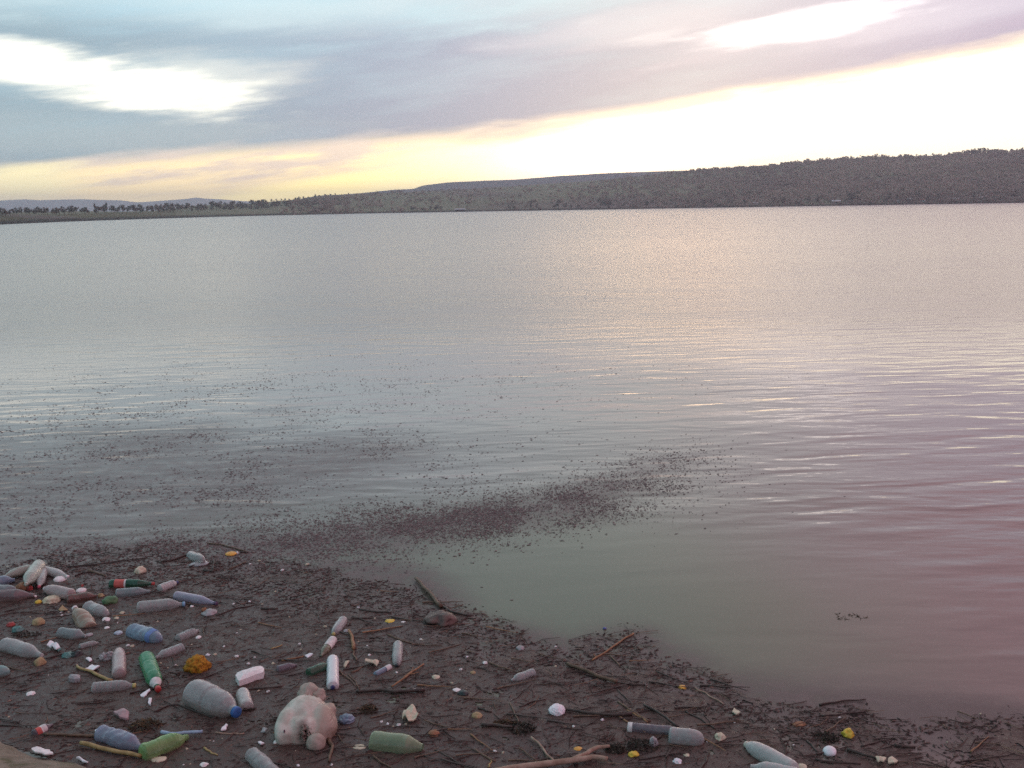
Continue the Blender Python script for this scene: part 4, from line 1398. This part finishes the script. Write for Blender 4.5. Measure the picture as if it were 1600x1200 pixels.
# ------------------------------------------------------------------ foam crumbs (many alike)
CR = "loose white foam crumbs scattered over the drift"
crumb_meshes = []
for k in range(8):
    me = lump_mesh("foam_crumb", 1, 0.75, 0.55, 0.45, 1.6, 200 + k, 2)
    me.materials.append((FOAM, FOAMY, CREAM, FOAM, FOAMY, FOAM, WPLAS, CREAM)[k])
    crumb_meshes.append(me)
crumbs = [(391, 882, 5), (405, 877, 6), (480, 883, 8), (441, 892, 7), (246, 972, 5), (350, 1011, 6), (325, 1025, 9), (336, 1024, 8), (370, 1027, 9), (251, 1037, 6), (262, 1044, 4), (274, 1040, 5), (277, 1041, 4),
          (388, 1038, 7), (395, 1044, 5), (427, 1038, 8), (468, 1007, 6), (508, 980, 7), (494, 992, 5), (398, 1028, 5), (470, 1016, 5), (596, 1129, 7), (606, 1132, 7), (614, 1136, 5), (623, 1134, 9), (634, 1133, 7),
          (404, 1081, 7), (419, 1082, 8), (514, 1076, 6), (518, 1196, 7), (466, 1198, 9), (462, 1174, 4), (658, 1000, 6), (660, 1001, 5), (586, 967, 6), (498, 965, 4), (641, 1012, 4), (620, 1052, 7), (648, 1078, 6), (663, 1082, 5),
          (720, 1047, 7), (706, 1068, 6), (868, 1042, 6), (773, 1175, 8), (786, 1177, 7), (896, 1136, 7), (941, 1126, 8), (328, 1158, 4), (334, 1159, 4), (347, 1155, 5), (292, 1171, 6), (287, 1196, 5), (297, 1195, 6),
          (12, 1165, 3), (95, 958, 5), (107, 957, 4), (97, 962, 5), (47, 965, 5), (176, 954, 4), (184, 974, 5), (376, 985, 5), (370, 990, 5), (390, 941, 6), (300, 1008, 5), (60, 1120, 4), (14, 1121, 6), (207, 1011, 9), (200, 1010, 8),
          (120, 1040, 5), (76, 1056, 4), (1105, 1160, 5), (1095, 1150, 4), (1312, 1122, 6), (1532, 1116, 5), (1420, 1180, 4), (1148, 1130, 4), (985, 1108, 4), (868, 1011, 5), (730, 1027, 5), (560, 1003, 4), (574, 1010, 5), (452, 965, 5),
          (410, 945, 5), (365, 945, 6), (430, 925, 5), (512, 930, 4), (560, 950, 5), (760, 1004, 4), (1240, 1165, 5), (1480, 1160, 4), (1210, 1140, 5), (1010, 1070, 4), (650, 1160, 5), (700, 1110, 4), (800, 1095, 4), (452, 1130, 4)]
CLAB = ["small white foam crumb lying loose on the brown drift", "small yellowish crumb lying loose on the brown drift", "small cream crumb lying loose on the brown drift"]
for i, (px, py, w) in enumerate(crumbs):
    k = i % 8
    p = P(px, py)
    o = bpy.data.objects.new("foam_crumb", crumb_meshes[k])
    COL.objects.link(o)
    s = w * 0.43 * depth_at(p) / F
    o.location = (p.x, p.y, s * 0.2)
    o.scale = (s, s, s)
    o.rotation_euler = (0, 0, random.uniform(0, 6.28))
    for mm in crumb_meshes[k].polygons[:0]:
        pass
    tag(o, CLAB[(0, 1, 2, 0, 1, 0, 0, 2)[k]], "foam crumb", CR)

# ------------------------------------------------------------------ sticks
WOODS = {
    'dark': rough_mat("wet_dark_wood", (0.030, 0.018, 0.014), (0.065, 0.042, 0.032), 25.0, 0.5, 0.004),
    'brown': rough_mat("wet_brown_wood", (0.085, 0.050, 0.030), (0.16, 0.10, 0.062), 25.0, 0.6, 0.004),
    'orange': rough_mat("orange_twig", (0.20, 0.10, 0.05), (0.32, 0.18, 0.09), 25.0, 0.7, 0.004),
    'reed': rough_mat("yellow_reed", (0.25, 0.17, 0.06), (0.40, 0.29, 0.12), 18.0, 0.6, 0.003),
    'pale': rough_mat("peeled_branch", (0.24, 0.155, 0.105), (0.38, 0.27, 0.20), 18.0, 0.7, 0.005),
    'blue': rough_mat("blue_spoon_plastic", (0.24, 0.34, 0.45), (0.34, 0.45, 0.56), 20.0, 0.35, 0.001),
}


def tube_path(pts, radii, n=8, knob=0.12, seed=0.0):
    V, Fc = [], []
    m = len(pts)
    for i, p in enumerate(pts):
        d = (pts[min(i + 1, m - 1)] - pts[max(i - 1, 0)]).normalized()
        u = d.cross(Vector((0, 0, 1))).normalized()
        w = u.cross(d)
        for k in range(n):
            th = 2 * math.pi * k / n
            r_ = radii[i] * (1 + knob * mnoise.noise(Vector((i * 0.7 + seed, math.cos(th), math.sin(th)))))
            V.append(tuple(p + (u * math.cos(th) + w * math.sin(th)) * r_))
    for i in range(m - 1):
        for k in range(n):
            j = (k + 1) % n
            Fc.append((i * n + k, i * n + j, (i + 1) * n + j, (i + 1) * n + k))
    Fc.append(tuple(range(n - 1, -1, -1)))
    Fc.append(tuple((m - 1) * n + k for k in range(n)))
    return V, Fc


def path3(pix, w0, w1, zup, seed, sub=5, wig=0.012):
    pts, rad = [], []
    dep = depth_at(P(*pix[0]))
    segs = (len(pix) - 1) * sub
    for i in range(segs + 1):
        t = i / segs
        f = t * (len(pix) - 1)
        k = min(int(f), len(pix) - 2)
        a_, b_ = pix[k], pix[k + 1]
        u = f - k
        r_ = (w0 + (w1 - w0) * t) / 2 * dep / F
        q = P(a_[0] + (b_[0] - a_[0]) * u, a_[1] + (b_[1] - a_[1]) * u, zup)
        q += Vector((mnoise.noise(Vector((t * 4, seed, 1))), mnoise.noise(Vector((t * 4, seed, 5))), 0)) * wig
        q.z = zup + r_ * 0.3
        pts.append(q)
        rad.append(r_)
    return pts, rad


STK = "sticks and reeds floating in the drift"


def stick(label, pix, w0, w1, wood, name="stick", cat="stick", zup=0.006, forks=(), knob=0.14, group=STK):
    seedc[0] += 1
    pts, rad = path3(pix, w0, w1, zup, seedc[0] * 1.3)
    c = pts[len(pts) // 2].copy()
    V, Fc = tube_path([q - c for q in pts], rad, 8, knob, seedc[0])
    if not forks:
        o = mesh_obj(name, V, Fc, WOODS[wood], None, True)
        o.location = c
    else:
        o = empty(name, c)
        mesh_obj("stem", V, Fc, WOODS[wood], o, True)
        for fk in forks:
            pts, rad = path3(fk[0], fk[1], fk[2], zup, seedc[0] * 1.9)
            V, Fc = tube_path([q - c for q in pts], rad, 8, knob, seedc[0] + 4)
            mesh_obj("fork", V, Fc, WOODS[wood], o, True)
    return tag(o, label, cat, group)


stick("pale forked branch at the bottom edge of the picture", [(770, 1208), (835, 1197), (890, 1190), (925, 1184), (950, 1187)], 12, 7, 'pale', "forked_branch", "branch", .03,
      forks=(([(893, 1190), (918, 1177), (935, 1168), (951, 1166)], 9, 5), ([(905, 1188), (908, 1180), (903, 1176)], 3, 1)))
stick("thin pale stick standing off the left end of the forked branch", [(832, 1152), (848, 1170), (868, 1192)], 4, 3, 'pale', zup=.02)
stick("short stick crossing the thin pale one by the forked branch", [(851, 1173), (856, 1190)], 3, 2.5, 'brown')
stick("pale knobbly reed sticking out of the mat edge above the bark lump", [(650, 904), (662, 917), (676, 933), (689, 948)], 5, 6, 'brown', "reed", "reed", .02)
stick("dark stick running right from the pale knobbly reed", [(686, 946), (705, 956), (734, 963)], 5, 3, 'dark')
stick("yellow reed below the white diamond shaped shard", [(120, 1041), (145, 1052), (176, 1064)], 4, 5, 'reed', "reed", "reed", .015)
stick("upper long brown reed by the bank, ending at the steel blue bottle", [(68, 1147), (110, 1149), (158, 1151)], 4, 5, 'brown', "reed", "reed", .012)
stick("lower yellow cane in segments, ending at the light green bottle", [(127, 1161), (150, 1168), (180, 1175), (222, 1181)], 7, 6, 'reed', "cane", "cane", .02, knob=.3)
stick("pale blue spoon lying behind the light green bottle", [(253, 1145), (268, 1147), (285, 1146), (300, 1145), (318, 1144)], 6, 5, 'blue', "plastic_spoon", "spoon", .03, knob=.3, group=PIECE)
stick("thin pale straw right of the blue spoon", [(337, 1145), (360, 1147), (382, 1146)], 2.5, 2.5, 'pale', "straw", "straw")
stick("dark bent stick arching left of the biggest bottle", [(240, 1113), (262, 1103), (278, 1101), (300, 1110), (338, 1123)], 3, 4, 'dark')
stick("orange peeled stick below the yellow capped bottle", [(545, 984), (551, 998), (553, 1014)], 4, 6, 'orange', zup=.02)
stick("dark bent twig below the orange peeled stick", [(552, 1014), (552, 1022), (557, 1032)], 3, 3, 'brown')
stick("orange twig right of the pale blue tube", [(612, 1073), (636, 1056), (662, 1038)], 3, 3, 'orange', zup=.015, forks=(([(630, 1060), (644, 1046), (646, 1042)], 2, 1), ([(640, 1054), (655, 1050)], 2, 1)))
stick("thin brown twig left of the pale blue tube", [(548, 1051), (560, 1048), (570, 1039)], 4, 2, 'brown')
stick("thin straw above the dark horizontal branch", [(545, 1054), (556, 1068), (562, 1078)], 2, 2, 'brown')
stick("black horizontal branch right of the pale sack", [(556, 1081), (590, 1079), (620, 1081), (664, 1079)], 4, 6, 'dark', zup=.015)
stick("long brown stick with a pale end, right of the middle", [(887, 1037), (915, 1048), (940, 1058), (964, 1066)], 5, 5, 'brown', zup=.02, forks=(([(888, 1037), (905, 1039)], 3, 2),))
stick("thin brown stick above the long one with a pale end", [(953, 1025), (970, 1042)], 3, 2, 'brown')
stick("reddish twig reaching to the outer edge of the mat", [(925, 1032), (948, 1018), (975, 998), (990, 990)], 3, 3, 'orange', forks=(([(930, 1028), (928, 1022)], 2, 1),))
stick("dark thin stick running right from the long brown one", [(960, 1066), (985, 1070), (1008, 1070)], 3, 2, 'dark')
stick("black knotted branch right of the white crumpled ball", [(884, 1109), (910, 1113), (945, 1117), (988, 1116)], 4, 6, 'dark', zup=.015, forks=(([(905, 1110), (922, 1105)], 3, 2),))
stick("brown stick crossing the end of the black knotted branch", [(966, 1097), (990, 1113), (1015, 1128)], 3, 4, 'brown')
stick("second brown stick slanting above the smoky bottle", [(980, 1110), (1000, 1120), (1012, 1129)], 3, 3, 'orange')
stick("dark long stick ending at the rounded grey bottle", [(1005, 1101), (1030, 1114), (1060, 1137)], 4, 4, 'dark', zup=.02)
stick("thin stick slanting between the rounded bottle and the cream cube", [(1072, 1112), (1097, 1126), (1116, 1139)], 2.5, 3, 'dark')
stick("pale straw bundle stalk at the upper right of the mat", [(1086, 1075), (1105, 1085), (1130, 1100)], 2.5, 2, 'pale', "straw", "straw")
stick("short dark stick left of the lower middle", [(748, 1106), (768, 1113)], 4, 3, 'dark')
stick("dark reddish stick lying level in the lower middle", [(752, 1133), (775, 1134), (800, 1137)], 6, 4, 'dark', zup=.015)
stick("thin dark stick slanting to the bottom edge in the lower middle", [(680, 1172), (703, 1184), (724, 1198)], 3, 3, 'dark')
stick("brown twig slanting near the bottom edge left of the forked branch", [(742, 1172), (762, 1184), (774, 1190)], 4, 3, 'brown')
stick("yellowish twig at the bottom edge in the lower middle", [(763, 1200), (768, 1188)], 3, 2, 'reed')
stick("slim dark twig left of the pale tan leaf", [(722, 1098), (735, 1092), (748, 1080)], 2, 2, 'dark')
stick("dark stick above the white crumpled ball", [(812, 1105), (830, 1097), (852, 1093)], 3, 2, 'dark')
stick("twig with a fork left of the white crumpled ball", [(796, 1100), (803, 1116), (812, 1130)], 3, 2, 'brown', forks=(([(803, 1116), (796, 1124)], 2, 1),))
stick("dark arched stick at the right end of the mat", [(1280, 1102), (1310, 1096), (1352, 1093)], 4, 2, 'dark')
stick("dark stick parallel below the arched one", [(1285, 1119), (1315, 1116), (1352, 1112)], 3, 3, 'dark')
stick("dark stick right of the round white float", [(1324, 1172), (1345, 1178), (1370, 1185)], 6, 4, 'dark', zup=.015)
stick("short dark red stick at lower right", [(1399, 1165), (1412, 1167), (1428, 1167)], 6, 4, 'dark')
stick("thin twig above the short dark red stick", [(1345, 1166), (1370, 1160), (1392, 1155)], 2.5, 2, 'dark')
stick("dark splinter left of the round white float", [(1262, 1158), (1270, 1166), (1278, 1176)], 4, 3, 'dark')
stick("long dark stick under the round white float", [(1275, 1188), (1310, 1192), (1345, 1194)], 4, 3, 'dark')
stick("dark reed farthest up the left mat edge, upper of the pair", [(106, 886), (150, 882), (195, 876), (226, 872)], 2.5, 2, 'dark', "reed", "reed")
stick("dark reed curved above the round float with the red knob", [(118, 900), (128, 895), (140, 894)], 3, 2, 'dark', "reed", "reed")
stick("dark stick left of the white crumpled lump", [(138, 892), (150, 895), (166, 900)], 4, 2, 'brown')
stick("dark stick beside the bent bottle at the far mat edge", [(250, 878), (268, 876), (292, 867)], 3, 4, 'dark')
stick("dark reed below the bent bottle at the far mat edge", [(296, 886), (318, 880), (346, 880)], 3, 2, 'dark', "reed", "reed")
stick("short black stick right of the bent bottle", [(318, 892), (334, 893)], 4, 3, 'dark')
stick("thin brown stick at the far mat edge behind the amber can", [(324, 849), (345, 851), (385, 862)], 2.5, 2, 'brown')
stick("thin reed touching the right end of the amber can", [(375, 863), (388, 863)], 3, 2, 'dark', "reed", "reed")
stick("brown twig slanting right of the amber can", [(360, 889), (372, 884), (384, 878)], 2.5, 2, 'brown')
stick("reed along the upper mat left of the bark lump", [(560, 953), (590, 956), (612, 957)], 3, 3, 'dark', "reed", "reed")
stick("black stick in the upper mat right of the violet bottle", [(408, 951), (420, 952), (434, 951)], 4, 3, 'dark')
stick("thin dark stick slanting up from the purple cap", [(338, 962), (365, 952), (396, 946)], 3, 2, 'dark')
stick("reddish twig left of the white sliver", [(440, 1032), (462, 1029), (478, 1024)], 3, 2, 'orange')
stick("grass stalk above the dull grey bottle", [(424, 1014), (434, 1011), (440, 1008)], 2.5, 2, 'reed', "reed", "reed")
stick("long twig running to the upper right of the clear bottle with a black cap", [(606, 992), (625, 1000), (645, 1006)], 3, 2, 'brown')
stick("thin brown stick right of the biggest bottle, level", [(380, 1078), (410, 1076), (440, 1073)], 4, 3, 'dark')
stick("pale thin reed slanting at lower left of the bank tip", [(318, 1169), (330, 1176), (340, 1180)], 4, 2, 'reed', "reed", "reed")

# more drift sticks that nothing tells apart
LOOSE = "loose thin dark twigs all over the drift"
twig_meshes = []
for k in range(10):
    pts = [Vector(((i / 6 - .5), 0.05 * mnoise.noise(Vector((i * .5, k * 3.1, 0))), 0)) for i in range(7)]
    V, Fc = tube_path(pts, [0.022 * (1 - i / 9) for i in range(7)], 6, .2, k)
    me = bpy.data.meshes.new("twig")
    me.from_pydata(V, [], Fc)
    me.materials.append(WOODS[('dark', 'brown', 'dark', 'dark', 'brown', 'orange', 'dark', 'brown', 'dark', 'dark')[k]])
    twig_meshes.append(me)
tr = random.Random(5)
nt_ = 0
while nt_ < 150:
    px, py = tr.uniform(0, 1600), tr.uniform(870, 1199)
    if py < float(edge_y(px)) + 10 or (px < 620 and py > float(bank_line(px)) - 6):
        continue
    if px < 480 and tr.random() < 0.45:
        continue
    p = P(px, py)
    k = nt_ % 10
    o = bpy.data.objects.new("twig", twig_meshes[k])
    COL.objects.link(o)
    L = tr.uniform(0.10, 0.34)
    o.location = (p.x, p.y, 0.012)
    o.scale = (L, L, 0.30)
    o.scale = (L, max(0.18, L), max(0.18, L))
    o.rotation_euler = (0, tr.uniform(-.04, .04), tr.choice((0.3, -0.6, 0.0, -0.9, 0.7)) + tr.uniform(-.5, .5))
    tag(o, "thin orange brown twig lying loose in the drift" if k == 5 else "thin dark brown twig lying loose in the drift", "twig", LOOSE)
    nt_ += 1


# ------------------------------------------------------------------ weed clumps
M_WEED = {
    'brown': debris_mat("brown_weed_leaf", (0.045, 0.026, 0.014), (0.085, 0.055, 0.026), (0.17, 0.11, 0.045)),
    'dark': debris_mat("dark_weed_leaf", (0.022, 0.017, 0.013), (0.042, 0.034, 0.022), (0.10, 0.07, 0.035)),
}


def weed(label, px, py, w, h, mat, n=150, tall=0.05):
    p = P(px, py + h * .2)
    dep = depth_at(p)
    sx = w / 2 * dep / F
    sy = h / 2 * dep / F / 0.6
    V, Fc = [], []
    for i in range(n):
        rr = math.sqrt(random.random())
        th = random.uniform(0, 6.28)
        x, y = rr * sx * math.cos(th), rr * sy * math.sin(th)
        z = 0.004 + tall * (1 - rr * rr) * random.random()
        l_ = random.uniform(0.015, 0.06)
        wd = random.uniform(0.004, 0.012)
        d = Vector((random.gauss(0, 1), random.gauss(0, .7), random.gauss(0, .35))).normalized()
        s_ = d.cross(Vector((random.gauss(0, .4), random.gauss(0, .4), 1))).normalized()
        nn = d.cross(s_)
        k = len(V)
        for t, ww in ((-.5, .3), (0, 1), (.5, .15)):
            c = Vector((x, y, z)) + d * l_ * t + nn * (0.25 - t * t) * l_ * .3
            V += [tuple(c + s_ * wd * ww * .5), tuple(c - s_ * wd * ww * .5), tuple(c + nn * wd * ww * .25)]
        for q in (0, 3):
            for a_ in range(3):
                b_ = (a_ + 1) % 3
                Fc.append((k + q + a_, k + q + b_, k + q + 3 + b_, k + q + 3 + a_))
    o = mesh_obj("weed_clump", V, Fc, M_WEED[mat])
    o.location = (p.x, p.y, 0)
    return tag(o, label, "weed", "weed clumps tangled in the drift")


weed("brown leafy weed clump above the light green bottle", 228, 1131, 56, 24, 'brown', 240)
weed("dark weed clump in the shadow under the smoky bottle", 1000, 1163, 60, 26, 'dark', 240)
weed("dark weed clump at the right end of the forked branch", 962, 1170, 38, 16, 'dark', 160)
weed("tangled brown weed left of the white crumpled ball", 815, 1136, 44, 24, 'dark', 200)
weed("brown weed clump right of the blue crumpled plastic", 577, 1108, 28, 18, 'brown', 140)
weed("dark weed under the small pale pot", 386, 1107, 24, 10, 'dark', 90, .02)
weed("brown weed between the left heap and the green scrap", 145, 946, 50, 12, 'brown', 120, .02)
weed("dark green weed near the left edge by the teal scrap", 40, 990, 50, 16, 'dark', 140, .02)
weed("brown weed above the dark level stick in the lower middle", 790, 1128, 40, 12, 'brown', 110, .02)
weed("dark weed left of the split pale shell at lower right", 1290, 1150, 40, 20, 'dark', 130, .025)
weed("small weed raft drifting on open water at right", 1326, 960, 62, 18, 'brown', 26, .004)

# ------------------------------------------------------------------ the pale sack
def sack():
    base = P(479, 1143)
    k = depth_at(base) / F            # metres per pixel here
    o = empty("bloated_sack", (base.x, base.y, 0))
    tag(o, "large pale pinkish bloated sack with a beige folded top, biggest piece in the drift", "sack", PIECE)
    bm = bmesh.new()

    def ball(x, y, z, rx, ry, rz, rot=0.0):
        M = Matrix.Translation((x, y, z)) @ Matrix.Rotation(rot, 4, 'Z') @ Matrix.Diagonal((rx, ry, rz, 1))
        bmesh.ops.create_icosphere(bm, subdivisions=4, radius=1.0, matrix=M)
    ball(-.015, .05, .05, .160, .17, .150)
    ball(.095, .0, .045, .100, .15, .125, .3)
    ball(-.095, -.02, .04, .09, .16, .13, -.15)
    ball(-.09, -.11, .045, .07, .07, .085)
    ball(.10, -.06, .04, .085, .10, .10)
    ball(.135, .07, .10, .05, .06, .055)
    ball(.165, .06, .115, .022, .03, .028)
    ball(.02, -.03, .06, .08, .12, .105)
    ball(.0, -.095, .045, .125, .085, .110)
    me = bpy.data.meshes.new("sack_body")
    bm.to_mesh(me)
    bm.free()
    tmp = bpy.data.objects.new("tmp", me)
    COL.objects.link(tmp)
    rm = tmp.modifiers.new("r", 'REMESH'); rm.mode = 'VOXEL'; rm.voxel_size = 0.007
    sm = tmp.modifiers.new("s", 'SMOOTH'); sm.factor = 0.6; sm.iterations = 9
    dg = bpy.context.evaluated_depsgraph_get()
    me2 = bpy.data.meshes.new_from_object(tmp.evaluated_get(dg))
    bpy.data.objects.remove(tmp)
    for v in me2.vertices:
        q = v.co
        d = mnoise.noise(q * 5.0) * .008 + mnoise.noise(q * 9.0) * .007 + mnoise.noise(q * 22.0) * .0022
        # the dented hollow at the lower middle of the near side
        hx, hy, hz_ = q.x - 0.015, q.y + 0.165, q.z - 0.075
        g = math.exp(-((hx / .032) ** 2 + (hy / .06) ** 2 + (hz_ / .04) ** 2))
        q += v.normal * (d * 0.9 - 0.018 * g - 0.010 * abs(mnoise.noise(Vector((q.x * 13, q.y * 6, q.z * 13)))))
        # folds radiating from the tied top
        fx, fy = q.x - 0.0, q.y - .22
        rr = math.hypot(fx, fy)
        q += v.normal * 0.006 * math.sin(math.atan2(fy, fx) * 19 + 2 * mnoise.noise(q * 6)) * math.exp(-rr / .12)
    m, out = new_mat("stained_shaded_pale_sack")
    p = pos()
    s = X.nt.nodes.new('ShaderNodeSeparateXYZ')
    X.put(s, 0, p)
    x, y, z = X(s.outputs[0]), X(s.outputs[1]), X(s.outputs[2])
    f = nz(p, 10.0, 5.0, 0.6)
    c = mix(smooth(f, 0.35, 0.65), (0.42, 0.385, 0.315), (0.61, 0.585, 0.50))
    tan = smooth(x + (f - 0.5) * 0.14, 0.055, 0.125)
    c = mix(tan * 0.75, c, (0.33, 0.245, 0.185))
    shade_stain = smooth(((x - 0.012) * (x - 0.012) * 2.4 + (y + 0.165) * (y + 0.165)).sqrt() + (f - 0.5) * 0.05, 0.080, 0.02)
    c = mix(shade_stain * 0.75, c, (0.13, 0.065, 0.05))  # dark red stain and shadow of the hollow, painted into the colour
    st2 = smooth(nz(p, 7.0, 4.0, 0.6), 0.55, 0.70) * smooth(z, 0.13, 0.03)
    c = mix(smooth(nz(p, 16.0, 5.0, 0.65), 0.52, 0.75) * 0.28, c, (0.28, 0.22, 0.17))
    c = mix(st2 * 0.7, c, (0.20, 0.13, 0.09))
    b = principled(c, 0.5, 0.35, bump(f, 0.003))
    X.nt.links.new(b.outputs[0], out.inputs[0])
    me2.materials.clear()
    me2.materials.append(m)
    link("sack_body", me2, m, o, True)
    kn = lump_mesh("folded_top", .068, .062, .062, .22, 1.4, 77, 4)
    b = link("folded_top", kn, BEIGE, o, True)
    b.location = (-.025, .225, .125)
    kn = lump_mesh("folded_top", .042, .05, .05, .2, 1.4, 79, 4)
    b = link("folded_top", kn, BEIGE, o, True)
    b.location = (.045, .215, .115)
    hole = lump_mesh("puncture", .005, .010, .011, .2, 1.2, 5, 2)
    b = link("puncture", hole, solid("dark_puncture", (.06, .025, .05)), o, True)
    b.location = (-.098, -.168, .088)


sack()
lump("beige ball resting against the near side of the pale sack", 494, 1161, 30, 32, BEIGE, "beige_ball", "ball", amp=.07, freq=1.0, sub=4)
stick("brown reed standing out from under the beige ball", [(512, 1152), (519, 1166), (515, 1190)], 7, 4, 'brown', "reed", "reed", .01)


# ------------------------------------------------------------------ air between the camera and the far hills
hz_m = bpy.data.materials.new("thin_haze")
hz_m.use_nodes = True
X.nt = hz_m.node_tree
X.nt.nodes.clear()
ho = X.nt.nodes.new('ShaderNodeOutputMaterial')
pv = X.nt.nodes.new('ShaderNodeVolumePrincipled')
pv.inputs['Color'].default_value = (0.92, 0.94, 1.0, 1.0)
pv.inputs['Density'].default_value = 2.6e-4
pv.inputs['Anisotropy'].default_value = 0.4
X.nt.links.new(pv.outputs[0], ho.inputs['Volume'])
tag(mesh_obj("haze", *box(-4200, 4200, -60, 5600, -1.6, max(v.co.z for o_ in COL.objects if o_.type == 'MESH' and o_.name in ('wooded_hills', 'far_hills', 'mountains') for v in o_.data.vertices) + 14.0), hz_m), kind='stuff')
